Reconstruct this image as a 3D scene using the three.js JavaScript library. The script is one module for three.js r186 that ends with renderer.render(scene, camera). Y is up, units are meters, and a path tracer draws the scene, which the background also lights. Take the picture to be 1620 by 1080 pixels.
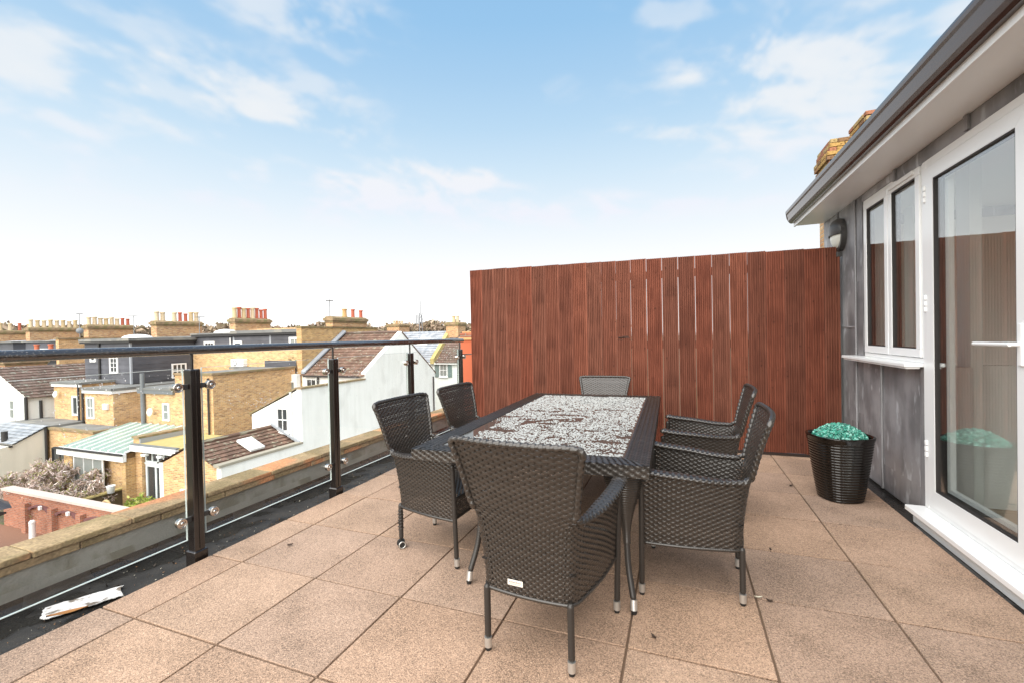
import * as THREE from 'three';
import { mergeGeometries, mergeVertices } from 'three/addons/utils/BufferGeometryUtils.js';
import { RoundedBoxGeometry } from 'three/addons/geometries/RoundedBoxGeometry.js';

// ---------------------------------------------------------------- camera, sky, sun, exposure
const scene = new THREE.Scene();
const rad = Math.PI / 180;
const camera = new THREE.PerspectiveCamera(75.26, 1.5, 0.05, 3000);
camera.position.set(0, 1.407, 0);
camera.rotation.order = 'YXZ';
camera.rotation.set(-0.652 * rad, 20.68 * rad, -1.172 * rad);
const renderer = new THREE.WebGLRenderer({ antialias: true });
renderer.toneMapping = THREE.LinearToneMapping;
renderer.toneMappingExposure = 1.9;
renderer.shadowMap.enabled = true;
renderer.shadowMap.type = THREE.PCFSoftShadowMap;

// seeded random and noise
let seedState = 12345;
function rnd() { seedState = (seedState + 0x6D2B79F5) | 0; let t = Math.imul(seedState ^ (seedState >>> 15), 1 | seedState); t = (t + Math.imul(t ^ (t >>> 7), 61 | t)) ^ t; return ((t ^ (t >>> 14)) >>> 0) / 4294967296; }
const rr = (a, b) => a + (b - a) * rnd();
const hash = (x, y, z = 0) => { let h = Math.imul(x | 0, 374761393) ^ Math.imul(y | 0, 668265263) ^ Math.imul(z | 0, 2147483647 ^ 83492791); h = Math.imul(h ^ (h >>> 13), 1274126177); return ((h ^ (h >>> 16)) >>> 0) / 4294967296; };
const sm = (t) => t * t * (3 - 2 * t);
const smooth = (a, b, x) => sm(Math.min(1, Math.max(0, (x - a) / (b - a))));
const lerp = (a, b, t) => a + (b - a) * t;
// periodic value noise (period p cells), and its sum over octaves
function vn(x, y, p, s) { const xi = Math.floor(x), yi = Math.floor(y), fx = sm(x - xi), fy = sm(y - yi), w = (n) => ((n % p) + p) % p; const a = hash(w(xi), w(yi), s), b = hash(w(xi + 1), w(yi), s), c = hash(w(xi), w(yi + 1), s), d = hash(w(xi + 1), w(yi + 1), s); return a + (b - a) * fx + (c - a) * fy + (a - b - c + d) * fx * fy; }
function fbm(x, y, p, oct, s = 1) { let v = 0, a = 0.5, t = 0; for (let o = 0; o < oct; o++) { v += a * vn(x, y, p, s + o * 17); t += a; a *= 0.5; x *= 2; y *= 2; p *= 2; } return v / t; }
function n3(x, y, z, s) { const zi = Math.floor(z), f = sm(z - zi); return lerp(vn(x, y, 4096, s + zi * 101), vn(x, y, 4096, s + (zi + 1) * 101), f); }
function f3(x, y, z, oct, s = 1) { let v = 0, a = 0.5, t = 0; for (let o = 0; o < oct; o++) { v += a * n3(x, y, z, s + o * 7); t += a; a *= 0.52; x *= 2.03; y *= 2.03; z *= 2.03; } return v / t; }

// the sky: blue overhead, whitening to the horizon, thin wind-drawn clouds
{
  const W = 2048, H = 1024, d = new Float32Array(W * H * 4);
  const dirOf = (px, py) => new THREE.Vector3((px - 810) / 700.5, -(py - 540) / 700.5, -1).normalize().applyEuler(camera.rotation);
  // [pixel x, pixel y, radius across, radius up, strength] of the clouds one can pick out; the rest is noise
  const puffs = [[95, 120, 0.16, 0.07, 0.75], [30, 160, 0.12, 0.06, 0.6], [400, 150, 0.14, 0.05, 0.8], [490, 145, 0.12, 0.04, 0.5], [260, 145, 0.08, 0.035, 0.45], [545, 212, 0.07, 0.022, 0.6],
    [440, 15, 0.12, 0.045, 0.6], [540, 25, 0.1, 0.04, 0.5], [190, 20, 0.1, 0.03, 0.4], [1290, 90, 0.24, 0.05, 0.8], [1400, 50, 0.2, 0.05, 0.6], [1340, 170, 0.24, 0.09, 0.8], [1080, 210, 0.18, 0.025, 0.6],
    [620, 320, 0.26, 0.05, 1], [710, 285, 0.12, 0.03, 1], [900, 340, 0.3, 0.045, 0.9], [480, 350, 0.2, 0.03, 0.8], [1150, 330, 0.2, 0.03, 0.7], [1060, 20, 0.12, 0.02, 0.4], [200, 350, 0.3, 0.05, 0.5]].map(([x, y, a, b, s]) => [dirOf(x, y), a, b, s]);
  // [elevation, red, green, blue]: bright haze low down, deepening blue above
  const air = [[0, 1.5, 1.49, 1.46], [5, 1.28, 1.28, 1.27], [9, 1.0, 1.02, 1.05], [13, 0.88, 0.945, 1.0], [16, 0.78, 0.89, 0.985], [20, 0.65, 0.815, 0.955], [25, 0.505, 0.715, 0.915], [30, 0.405, 0.635, 0.88], [35, 0.325, 0.575, 0.855], [45, 0.26, 0.50, 0.81], [90.1, 0.2, 0.42, 0.73]];
  const v = new THREE.Vector3();
  for (let j = 0; j < H; j++) {
    const el = ((j + 0.5) / H - 0.5) * Math.PI;
    for (let i = 0; i < W; i++) {
      const az = ((i + 0.5) / W - 0.5) * 2 * Math.PI, k = (j * W + i) * 4;
      v.set(Math.cos(el) * Math.cos(az), Math.sin(el), Math.cos(el) * Math.sin(az));
      if (el < 0) { d[k] = 0.36; d[k + 1] = 0.35; d[k + 2] = 0.33; d[k + 3] = 1; continue; }
      const e = el / rad;
      // air: linear colour by elevation
      let s = 0; while (e > air[s + 1][0]) s++;
      const t = (e - air[s][0]) / (air[s + 1][0] - air[s][0]);
      let r = lerp(air[s][1], air[s + 1][1], t) / 1.9, g = lerp(air[s][2], air[s + 1][2], t) / 1.9, b = lerp(air[s][3], air[s + 1][3], t) / 1.9;
      // clouds in a slanting flow
      const q = 1 / (v.y + 0.22), x = v.x * q * 2.2, z = v.z * q * 2.2;
      const warp = f3(x * 1.3 + 9, z * 1.3, 3.1, 3, 5) - 0.5;
      const n = f3(x * 1.5 + warp * 1.2 + 4, z * 2.6 + warp + 7, v.y * 2, 6, 11);
      const fine = f3(v.x * 17 + v.y * 9 + warp * 3, v.y * 34, v.z * 17, 7, 31);
      let c = smooth(0.56, 0.82, n) * 0.3 * smooth(0.35, 0.62, fine);
      for (const [pd, a, bb, s] of puffs) {
        const dx = Math.atan2(v.x * pd.z - v.z * pd.x, v.x * pd.x + v.z * pd.z), dy = el - Math.asin(pd.y);
        const qd = (dx / a) ** 2 + ((dy - dx * 0.12) / bb) ** 2;
        if (qd < 7) { const m = Math.exp(-qd) * 1.25 + (fine - 0.5) * 4.4 * Math.exp(-qd * 0.5); c = Math.max(c, s * smooth(0.15, 1.5, m)); }
      }
      c = Math.min(1, c * (0.75 + 0.5 * fine));
      r = lerp(r, Math.max(r, 0.465), c); g = lerp(g, Math.max(g, 0.478), c); b = lerp(b, Math.max(b, 0.492), c);
      d[k] = r; d[k + 1] = g; d[k + 2] = b; d[k + 3] = 1;
    }
  }
  const sky = new THREE.DataTexture(d, W, H, THREE.RGBAFormat, THREE.FloatType);
  sky.mapping = THREE.EquirectangularReflectionMapping; sky.magFilter = THREE.LinearFilter; sky.minFilter = THREE.LinearFilter; sky.needsUpdate = true;
  scene.background = sky; scene.environment = sky;
}
// a veiled, soft sun high behind the camera
const sun = new THREE.DirectionalLight(new THREE.Color(1.0, 0.94, 0.85), 4.8);
sun.position.set(-2.5, 34, 26); sun.target.position.set(-2, 0, -4);
sun.castShadow = true; sun.shadow.radius = 190; sun.shadow.mapSize.set(2048, 2048);
Object.assign(sun.shadow.camera, { left: -60, right: 60, top: 60, bottom: -60, near: 1, far: 160 });
scene.add(sun, sun.target);

// ---------------------------------------------------------------- helpers
const V = (x, y, z) => new THREE.Vector3(x, y, z);
const taken = {};
function numbered(name) { taken[name] = (taken[name] ?? -1) + 1; return taken[name] ? name + '_' + String(taken[name]).padStart(3, '0') : name; }
function shade(o) { o.traverse((m) => { if (m.isMesh) { m.castShadow = true; m.receiveShadow = true; } }); return o; }
// a thing: a Group at its base; parts added with part() may be given in world coordinates
function thing(name, label, category, pos = [0, 0, 0], group, turn = 0) {
  const g = new THREE.Group(); g.name = numbered(name); g.position.set(...pos); g.rotation.y = turn;
  g.userData = { label, category }; if (group) g.userData.group = group;
  scene.add(g); return g;
}
function structure(name, pos = [0, 0, 0], label) { const g = new THREE.Group(); g.name = numbered(name); g.position.set(...pos); g.userData = { kind: 'structure' }; if (label) g.userData.label = label; scene.add(g); return g; }
function offsetOf(o) { const p = V(0, 0, 0); while (o && !o.isScene) { p.add(o.position); o = o.parent; } return p; }
// geometry in world coordinates becomes a part of parent
function part(parent, name, geo, mat, label) {
  const o = offsetOf(parent); if (o.lengthSq()) geo = geo.clone().translate(-o.x, -o.y, -o.z);
  return local(parent, name, geo, mat, label);
}
// geometry already in the parent's own coordinates
function local(parent, name, geo, mat, label) { const m = new THREE.Mesh(geo, mat); m.name = name; m.castShadow = m.receiveShadow = true; if (label) m.userData.label = label; parent.add(m); return m; }
// uv in metres by the way each face points
function uvm(geo, ox = 0, oy = 0) {
  const g = geo.index ? geo.toNonIndexed() : geo, p = g.attributes.position, uv = new Float32Array(p.count * 2), a = V(), b = V(), c = V();
  for (let i = 0; i < p.count; i += 3) {
    a.fromBufferAttribute(p, i); b.fromBufferAttribute(p, i + 1).sub(a); c.fromBufferAttribute(p, i + 2).sub(a); b.cross(c);
    const ax = Math.abs(b.x), ay = Math.abs(b.y), az = Math.abs(b.z);
    for (let k = 0; k < 3; k++) {
      const x = p.getX(i + k), y = p.getY(i + k), z = p.getZ(i + k), j = (i + k) * 2;
      if (ay >= ax && ay >= az) { uv[j] = x; uv[j + 1] = z; } else if (ax >= az) { uv[j] = z; uv[j + 1] = y; } else { uv[j] = x; uv[j + 1] = y; }
      uv[j] += ox; uv[j + 1] += oy;
    }
  }
  g.setAttribute('uv', new THREE.BufferAttribute(uv, 2)); return g;
}
function bx(x0, x1, y0, y1, z0, z1) { const g = new THREE.BoxGeometry(Math.abs(x1 - x0), Math.abs(y1 - y0), Math.abs(z1 - z0)); g.translate((x0 + x1) / 2, (y0 + y1) / 2, (z0 + z1) / 2); return uvm(g); }
function rbx(x0, x1, y0, y1, z0, z1, r = 0.005, seg = 1) { const g = new RoundedBoxGeometry(Math.abs(x1 - x0), Math.abs(y1 - y0), Math.abs(z1 - z0), seg, r); g.translate((x0 + x1) / 2, (y0 + y1) / 2, (z0 + z1) / 2); return uvm(g); }
const merge = (...l) => mergeGeometries(l.flat().map((g) => { const q = g.index ? g.toNonIndexed() : g; for (const k of Object.keys(q.attributes)) if (!['position', 'normal', 'uv'].includes(k)) q.deleteAttribute(k); if (!q.attributes.uv) uvm(q); return q; }));
function cyl(x, y0, y1, z, r0, r1 = r0, seg = 12) { const g = new THREE.CylinderGeometry(r1, r0, y1 - y0, seg); g.translate(x, (y0 + y1) / 2, z); return g; }
function rod(a, b, r, seg = 6, r2 = r) { const d = V().subVectors(b, a), g = new THREE.CylinderGeometry(r2, r, d.length(), seg); g.applyQuaternion(new THREE.Quaternion().setFromUnitVectors(V(0, 1, 0), d.clone().normalize())); g.translate((a.x + b.x) / 2, (a.y + b.y) / 2, (a.z + b.z) / 2); return g; }
// a flat polygon face (fan) and a prism between two outlines
function poly(pts) { const p = []; let tri = []; if (pts.length === 4) tri = [[0, 1, 2], [0, 2, 3]]; else { const n = V(); pts.forEach((a, i) => { const b = pts[(i + 1) % pts.length]; n.add(V().crossVectors(a, b)); }); const ax = Math.abs(n.x), ay = Math.abs(n.y), az = Math.abs(n.z), f = ax > ay && ax > az ? (q) => [n.x > 0 ? q.y : q.z, n.x > 0 ? q.z : q.y] : ay > az ? (q) => [n.y > 0 ? q.z : q.x, n.y > 0 ? q.x : q.z] : (q) => [n.z > 0 ? q.x : q.y, n.z > 0 ? q.y : q.x]; tri = THREE.ShapeUtils.triangulateShape(pts.map((q) => new THREE.Vector2(...f(q))), []); } for (const t of tri) for (const k of t) { const q = pts[k]; p.push(q.x, q.y, q.z); } const g = new THREE.BufferGeometry(); g.setAttribute('position', new THREE.Float32BufferAttribute(p, 3)); g.computeVertexNormals(); return uvm(g); }
function prism(pts, dv) { const n = pts.length, far = pts.map((p) => p.clone().add(dv)), l = [poly(pts), poly(far.slice().reverse())]; for (let i = 0; i < n; i++) { const j = (i + 1) % n; l.push(poly([pts[j], pts[i], far[i], far[j]])); } return merge(l); }
// textures
function tex(size, fn, { srgb = true, rep = 1, h = size } = {}) {
  const d = new Uint8Array(size * h * 4);
  for (let j = 0; j < h; j++) for (let i = 0; i < size; i++) { const c = fn(i / size, j / h, i, j), k = (j * size + i) * 4; if (typeof c === 'number') d[k] = d[k + 1] = d[k + 2] = Math.max(0, Math.min(255, c * 255)); else for (let q = 0; q < 3; q++) { const x = Math.max(0, Math.min(1, c[q])); d[k + q] = 255 * (srgb ? (x <= 0.0031308 ? x * 12.92 : 1.055 * x ** (1 / 2.4) - 0.055) : x); } d[k + 3] = 255; }
  const t = new THREE.DataTexture(d, size, h, THREE.RGBAFormat); t.wrapS = t.wrapT = THREE.RepeatWrapping; t.magFilter = THREE.LinearFilter; t.minFilter = THREE.LinearMipmapLinearFilter; t.generateMipmaps = true; if (srgb) t.colorSpace = THREE.SRGBColorSpace;
  if (Array.isArray(rep)) t.repeat.set(rep[0], rep[1]); else t.repeat.set(rep, rep); t.needsUpdate = true; return t;
}
const lin = (r, g, b) => new THREE.Color().setRGB(r, g, b);
const std = (c, roughness = 0.8, o = {}) => new THREE.MeshStandardMaterial({ color: Array.isArray(c) ? lin(...c) : c, roughness, ...o });
const phy = (c, roughness = 0.5, o = {}) => new THREE.MeshPhysicalMaterial({ color: Array.isArray(c) ? lin(...c) : c, roughness, ...o });
// ---------------------------------------------------------------- materials
const mix3 = (a, b, t) => [lerp(a[0], b[0], t), lerp(a[1], b[1], t), lerp(a[2], b[2], t)];
const scl = (a, s) => [a[0] * s, a[1] * s, a[2] * s];
const M = {};
{ // paving: brushed aggregate, uv in metres, 1.2 m a tile of texture
  const S = 1024, hgt = new Float32Array(S * S);
  const col = tex(S, (u, v, i, j) => {
    const g1 = hash(i >> 1, j >> 1, 3), g2 = vn(u * 256, v * 256, 256, 5), g3 = fbm(u * 6, v * 6, 6, 4, 9), g4 = vn(u * 400, v * 400, 400, 21);
    let k = 0.72 + 0.42 * (g3 - 0.5) + 0.5 * (g2 - 0.5) + 0.55 * (g1 - 0.5);
    let c = mix3([0.545, 0.365, 0.252], [0.455, 0.31, 0.222], g3);
    if (g4 > 0.86) c = [0.27, 0.17, 0.115]; else if (g4 < 0.1) c = [0.70, 0.54, 0.41];
    hgt[j * S + i] = 0.5 * g2 + 0.3 * g1 + 0.2 * g4;
    return scl(c, k);
  }, { rep: 1 / 1.2 });
  const bump = tex(S, (u, v, i, j) => hgt[j * S + i], { srgb: false, rep: 1 / 1.2 });
  M.paver = [[1, 0.99, 0.97], [0.90, 0.90, 0.91], [1.07, 1.05, 1.03], [0.97, 0.94, 0.91], [0.94, 0.95, 0.97], [1.03, 1.0, 0.96]].map((k) => std(k, 0.86, { map: col, bumpMap: bump, bumpScale: 0.003 }));
  M.joint = std([0.15, 0.095, 0.06], 0.95);
}
{ // hardwood deck boards
  const knots = []; for (let k = 0; k < 9; k++) knots.push([rnd(), rnd(), rr(0.006, 0.014)]);
  const knot = (u, v) => { let m = 0; for (const [x, y, r] of knots) { const q = ((u - x) / r) ** 2 + ((v - y) / (r * 0.7)) ** 2; m = Math.max(m, Math.exp(-q)); } return m; };
  const col = tex(256, (u, v) => { const s = fbm(u * 40, v * 3, 40, 4, 3), f = vn(u * 128, v * 12, 128, 8), k = fbm(u * 4, v * 6, 4, 4, 14); return mix3([0.118, 0.038, 0.022], [0.195, 0.068, 0.041], smooth(0.25, 0.75, s * 0.6 + k * 0.4)).map((c) => c * (0.82 + 0.36 * f) * (1 - 0.75 * knot(u, v))); }, { rep: [1 / 0.5, 1 / 1.1], h: 512 });
  M.board = [[1, 1, 1], [0.88, 0.86, 0.86], [1.12, 1.08, 1.05], [0.96, 1.02, 1.05], [1.05, 0.94, 0.9]].map((c) => phy(c, 0.8, { map: col, specularIntensity: 0.5 }));
  M.fenceFrame = std([0.035, 0.02, 0.014], 0.8);
  M.scrape = std([0.05, 0.02, 0.012], 0.8);
}
{ // lead sheet
  const col = tex(512, (u, v) => { const a = fbm(u * 5, v * 5, 5, 5, 2), b = fbm(u * 14, v * 3, 14, 4, 7), s = smooth(0.63, 0.82, fbm(u * 22, v * 7, 22, 4, 12)); return mix3(mix3([0.17, 0.165, 0.165], [0.33, 0.32, 0.32], smooth(0.3, 0.7, a * 0.6 + b * 0.4)), [0.56, 0.57, 0.58], s * 0.7); }, { rep: 1 / 1.3 });
  const rough = tex(256, (u, v) => 0.35 + 0.4 * fbm(u * 8, v * 8, 8, 4, 4), { srgb: false, rep: 1 / 1.1 });
  M.lead = [1, 0.86, 1.12].map((k) => std([k, k, k * 1.02], 1, { map: col, roughnessMap: rough, metalness: 0.25 }));
}
// painted render and brick for the houses beyond
function brickTex(cols, mortar, seed, S = 512) {
  const nb = 8, nc = 24; // 8 bricks x 24 courses in 1.8 m
  const h = new Float32Array(S * S);
  const c = tex(S, (u, v, i, j) => {
    const cy = v * nc, row = Math.floor(cy), bxx = u * nb + (row % 2) * 0.5, id = Math.floor(bxx) % nb, fx = bxx - Math.floor(bxx), fy = cy - row;
    const m = fx < 0.045 || fx > 0.955 || fy < 0.12 || fy > 0.9, r1 = hash(id, row, seed), r2 = hash(id, row, seed + 5), n = fbm(u * 60, v * 60, 60, 3, seed);
    h[j * S + i] = m ? 0.25 : 0.7 + 0.3 * n;
    const big = 0.88 + 0.24 * fbm(u * 4, v * 4, 4, 3, seed + 2);
    if (m) return scl(mortar, 0.8 + 0.4 * n);
    return scl(mix3(cols[Math.floor(r1 * cols.length)], cols[Math.floor(r2 * cols.length)], 0.4), (0.75 + 0.5 * n) * big);
  }, { rep: 1 / 1.8 });
  return [c, tex(S, (u, v, i, j) => h[j * S + i], { srgb: false, rep: 1 / 1.8 })];
}
{
  const y = brickTex([[0.62, 0.40, 0.16], [0.56, 0.34, 0.13], [0.68, 0.47, 0.22], [0.48, 0.28, 0.12], [0.64, 0.42, 0.18], [0.36, 0.22, 0.10]], [0.62, 0.50, 0.32], 3);
  M.brick = [std([1, 0.96, 1.0], 0.9, { map: y[0], bumpMap: y[1], bumpScale: 0.01 }), std([0.86, 0.82, 0.78], 0.9, { map: y[0], bumpMap: y[1], bumpScale: 0.01 }), std([1.02, 0.95, 0.98], 0.9, { map: y[0], bumpMap: y[1], bumpScale: 0.01 })];
  const o = brickTex([[0.48, 0.24, 0.10], [0.56, 0.33, 0.14], [0.36, 0.17, 0.08], [0.58, 0.38, 0.2]], [0.42, 0.34, 0.25], 8);
  M.brickOld = std([1, 1, 1], 0.92, { map: o[0], bumpMap: o[1], bumpScale: 0.012 });
  const r = brickTex([[0.34, 0.115, 0.06], [0.40, 0.15, 0.085], [0.25, 0.085, 0.05]], [0.30, 0.22, 0.17], 5);
  M.brickRed = std([1, 1, 1], 0.9, { map: r[0], bumpMap: r[1], bumpScale: 0.012 });
  const rend = tex(512, (u, v) => { const a = fbm(u * 4, v * 4, 4, 5, 3), st = fbm(u * 30, v * 2, 30, 4, 9), d = smooth(0.6, 0.85, fbm(u * 10, v * 5, 10, 4, 15)); return mix3(mix3([0.84, 0.835, 0.80], [0.78, 0.775, 0.735], smooth(0.35, 0.7, a * 0.5 + st * 0.5)), [0.58, 0.57, 0.53], d * 0.35); }, { rep: 1 / 5 });
  M.white = std([1, 1, 1], 0.85, { map: rend });
  M.cream = std([0.86, 0.82, 0.74], 0.85, { map: rend });
  M.trim = std([0.8, 0.8, 0.79], 0.5);
  M.render2 = std([0.92, 0.95, 0.96], 0.85, { map: rend });
  const tl = tex(512, (u, v, i, j) => { const c = Math.floor(u * 10), a = hash(c, Math.floor(v * 8), 3), n = fbm(u * 12, v * 12, 12, 5, 4), li = smooth(0.66, 0.74, fbm(u * 20, v * 20, 20, 3, 8)); const e = (u * 10 - c); return mix3(scl(mix3([0.115, 0.066, 0.045], [0.19, 0.11, 0.078], a), e < 0.06 ? 0.45 : 0.7 + 0.6 * n), [0.34, 0.33, 0.24], li * 0.7); }, { rep: [1 / 3, 1 / 3] });
  M.tile = std([1, 1, 1], 0.85, { map: tl }); M.tileGrey = std([1.25, 1.55, 1.9], 0.8, { map: tl }); M.tileDark = std([0.85, 0.95, 1.05], 0.85, { map: tl });
  const sl = tex(512, (u, v) => { const row = Math.floor(v * 12), c = Math.floor(u * 10 + (row % 2) * 0.5), n = fbm(u * 10, v * 10, 10, 4, 3); return scl(mix3([0.22, 0.24, 0.27], [0.36, 0.37, 0.39], hash(c % 10, row, 7)), 0.7 + 0.6 * n); }, { rep: 1 / 3 });
  M.slate = std([1, 1, 1], 0.6, { map: sl });
  const cl = tex(256, (u, v) => { const n = fbm(u * 4, v * 10, 4, 4, 3); return scl([0.082, 0.084, 0.098], 0.75 + 0.5 * n); }, { rep: 1 / 2 });
  M.clad = [0.85, 1, 1.18].map((k) => std([k, k, k], 0.65, { map: cl }));
  const ft = tex(512, (u, v) => { const n = fbm(u * 6, v * 6, 6, 5, 3), m = smooth(0.52, 0.7, fbm(u * 5 + 0.3, v * 5, 5, 4, 19)); return mix3(scl([0.17, 0.17, 0.165], 0.7 + 0.6 * n), [0.33, 0.31, 0.26], m * 0.5); }, { rep: 1 / 4 });
  M.flatRoof = std([1, 1, 1], 0.85, { map: ft });
  const ms = tex(256, (u, v) => mix3([0.36, 0.29, 0.10], [0.52, 0.42, 0.19], fbm(u * 10, v * 10, 10, 5, 3)), { rep: 1 / 3 });
  M.moss = std([1, 1, 1], 0.95, { map: ms });
  M.stone = std([0.32, 0.29, 0.23], 0.9); M.leadTrim = std([0.30, 0.32, 0.35], 0.6);
  M.cope = (() => { const t = tex(256, (u, v) => { const n = fbm(u * 8, v * 8, 8, 4, 4), m = smooth(0.5, 0.68, fbm(u * 6, v * 6, 6, 4, 23)); return mix3(scl([0.27, 0.19, 0.11], 0.6 + 0.8 * n), [0.19, 0.17, 0.07], m * 0.7); }, { rep: 1 / 1.5 }); return std([1, 1, 1], 0.95, { map: t }); })();
  M.pane = phy([0.045, 0.05, 0.055], 0.06, { specularIntensity: 1, ior: 1.6 });
  M.paneLight = phy([0.24, 0.26, 0.25], 0.08, { ior: 1.6 });
  M.shutter = std([0.15, 0.21, 0.2], 0.6);
  M.pipe = std([0.03, 0.028, 0.028], 0.5); M.pipeGrey = std([0.16, 0.17, 0.18], 0.5);
  M.pot = [[0.55, 0.42, 0.24], [0.60, 0.48, 0.32], [0.45, 0.12, 0.07], [0.50, 0.30, 0.13]].map((c) => std(c, 0.85));
  M.terracotta = std([0.5, 0.14, 0.07], 0.8);
  M.aerial = std([0.25, 0.26, 0.28], 0.4, { metalness: 0.7 });
  M.glassRoof = phy([0.22, 0.31, 0.27], 0.15, { ior: 1.5 });
}
{ // parapet and gutter
  const cp = tex(512, (u, v) => { const n = fbm(u * 10, v * 10, 10, 5, 4), m = fbm(u * 5, v * 5, 5, 4, 23), o = smooth(0.56, 0.7, fbm(u * 3 + 0.2, v * 3, 3, 4, 41)), f = vn(u * 128, v * 128, 128, 9); let c = mix3([0.22, 0.15, 0.08], [0.40, 0.29, 0.16], n); c = mix3(c, [0.18, 0.135, 0.06], smooth(0.5, 0.7, m) * 0.7); c = mix3(c, [0.52, 0.21, 0.09], o * 0.8); return scl(c, 0.72 + 0.55 * f); }, { rep: 1 / 1.4 });
  const cb = tex(256, (u, v) => 0.6 * fbm(u * 12, v * 12, 12, 4, 7) + 0.4 * vn(u * 90, v * 90, 90, 2), { srgb: false, rep: 1 / 0.7 });
  M.coping = [1, 0.88, 1.1].map((k) => std([k, k, k], 0.9, { map: cp, bumpMap: cb, bumpScale: 0.006 }));
  const up = tex(512, (u, v) => { const n = fbm(u * 8, v * 8, 8, 5, 4), d = smooth(0.5, 0.72, fbm(u * 12, v * 3, 12, 4, 14)); return mix3(mix3([0.17, 0.17, 0.155], [0.30, 0.295, 0.26], n), [0.13, 0.12, 0.085], d * 0.7); }, { rep: [1 / 1.6, 1 / 0.8] });
  M.upstand = std([1, 1, 1], 0.75, { map: up, bumpMap: cb, bumpScale: 0.004 });
  const fl = tex(512, (u, v) => { const n = fbm(u * 9, v * 9, 9, 5, 4), g = vn(u * 256, v * 256, 256, 3); return mix3(scl([0.022, 0.02, 0.018], 0.5 + n), [0.11, 0.09, 0.065], smooth(0.8, 0.95, g) * smooth(0.45, 0.6, n) * 0.8); }, { rep: 1 / 0.9 });
  const fr = tex(256, (u, v) => 0.12 + 0.75 * smooth(0.42, 0.6, fbm(u * 6, v * 6, 6, 4, 33)), { srgb: false, rep: 1 / 1.3 });
  const fbp = tex(512, (u, v) => 0.5 * fbm(u * 30, v * 30, 30, 4, 5) + 0.5 * vn(u * 200, v * 200, 200, 8), { srgb: false, rep: 1 / 0.9 });
  M.felt = std([1, 1, 1], 1, { map: fl, roughnessMap: fr, bumpMap: fbp, bumpScale: 0.002 });
}
M.bronze = phy([0.012, 0.0085, 0.007], 0.25, { clearcoat: 0.6, clearcoatRoughness: 0.15 });
M.steel = std([0.62, 0.57, 0.52], 0.22, { metalness: 1 });
M.clampGrey = std([0.035, 0.034, 0.034], 0.4);
M.railGlass = phy([0.985, 0.992, 0.987], 0, { transmission: 1, thickness: 0, ior: 1.35 });
M.glassEdge = phy([0.50, 0.56, 0.54], 0.2);
M.drop = phy([0.95, 0.96, 0.97], 0.05, { transmission: 0.4, thickness: 0, ior: 1.33 });
M.sheenBead = phy([0.58, 0.59, 0.57], 0.04, { transmission: 0.45, thickness: 0, ior: 1.33 });  // table drops: milky colour stands in for the sky shining in the water
{ // rain beads on the handrail
  const dr = tex(512, (() => { const b = []; for (let i = 0; i < 420; i++) b.push([rnd(), rnd(), rr(0.006, 0.022)]); return (u, v) => { let h = 0; for (const [x, y, r] of b) { let dx = Math.abs(u - x), dy = Math.abs(v - y); dx = Math.min(dx, 1 - dx); dy = Math.min(dy, 1 - dy); const q = 1 - (dx * dx + dy * dy) / (r * r); if (q > 0) h = Math.max(h, Math.sqrt(q) * r * 40); } return h; }; })(), { srgb: false, rep: [1 / 0.3, 1 / 0.3] });
  M.rail = phy([0.03, 0.022, 0.018], 0.16, { ior: 1.75, clearcoat: 1, clearcoatRoughness: 0.05, bumpMap: dr, bumpScale: 0.004 });
}
M.wicker = [[0.030, 0.0245, 0.020], [0.034, 0.029, 0.025]].map((c) => phy(c, 0.3, { ior: 1.62 }));
M.woven = phy([0.032, 0.026, 0.0215], 0.3, { ior: 1.62, vertexColors: true });
M.legTube = phy([0.028, 0.024, 0.021], 0.4);
M.ferrule = std([0.62, 0.61, 0.58], 0.35, { metalness: 0.8 });
M.rubber = std([0.012, 0.012, 0.012], 0.6);
M.upvc = phy([0.86, 0.86, 0.85], 0.28, { clearcoat: 0.3, clearcoatRoughness: 0.2 });
M.gasket = std([0.02, 0.016, 0.015], 0.6);
M.doorGlass = phy([0.95, 0.97, 0.96], 0, { transmission: 1, thickness: 0, ior: 2.6 });
M.gutter = phy([0.042, 0.028, 0.026], 0.2, { clearcoat: 0.4, clearcoatRoughness: 0.15 });
M.soffit = phy([0.9, 0.895, 0.89], 0.3);
M.ceramic = phy([0.007, 0.005, 0.0035], 0.12, { ior: 1.5 });
M.chip = phy([0.05, 0.25, 0.185], 0.12, { ior: 1.5 });
M.plasticDark = phy([0.05, 0.047, 0.045], 0.35);
M.lampGlass = phy([0.62, 0.62, 0.56], 0.3);
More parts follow.
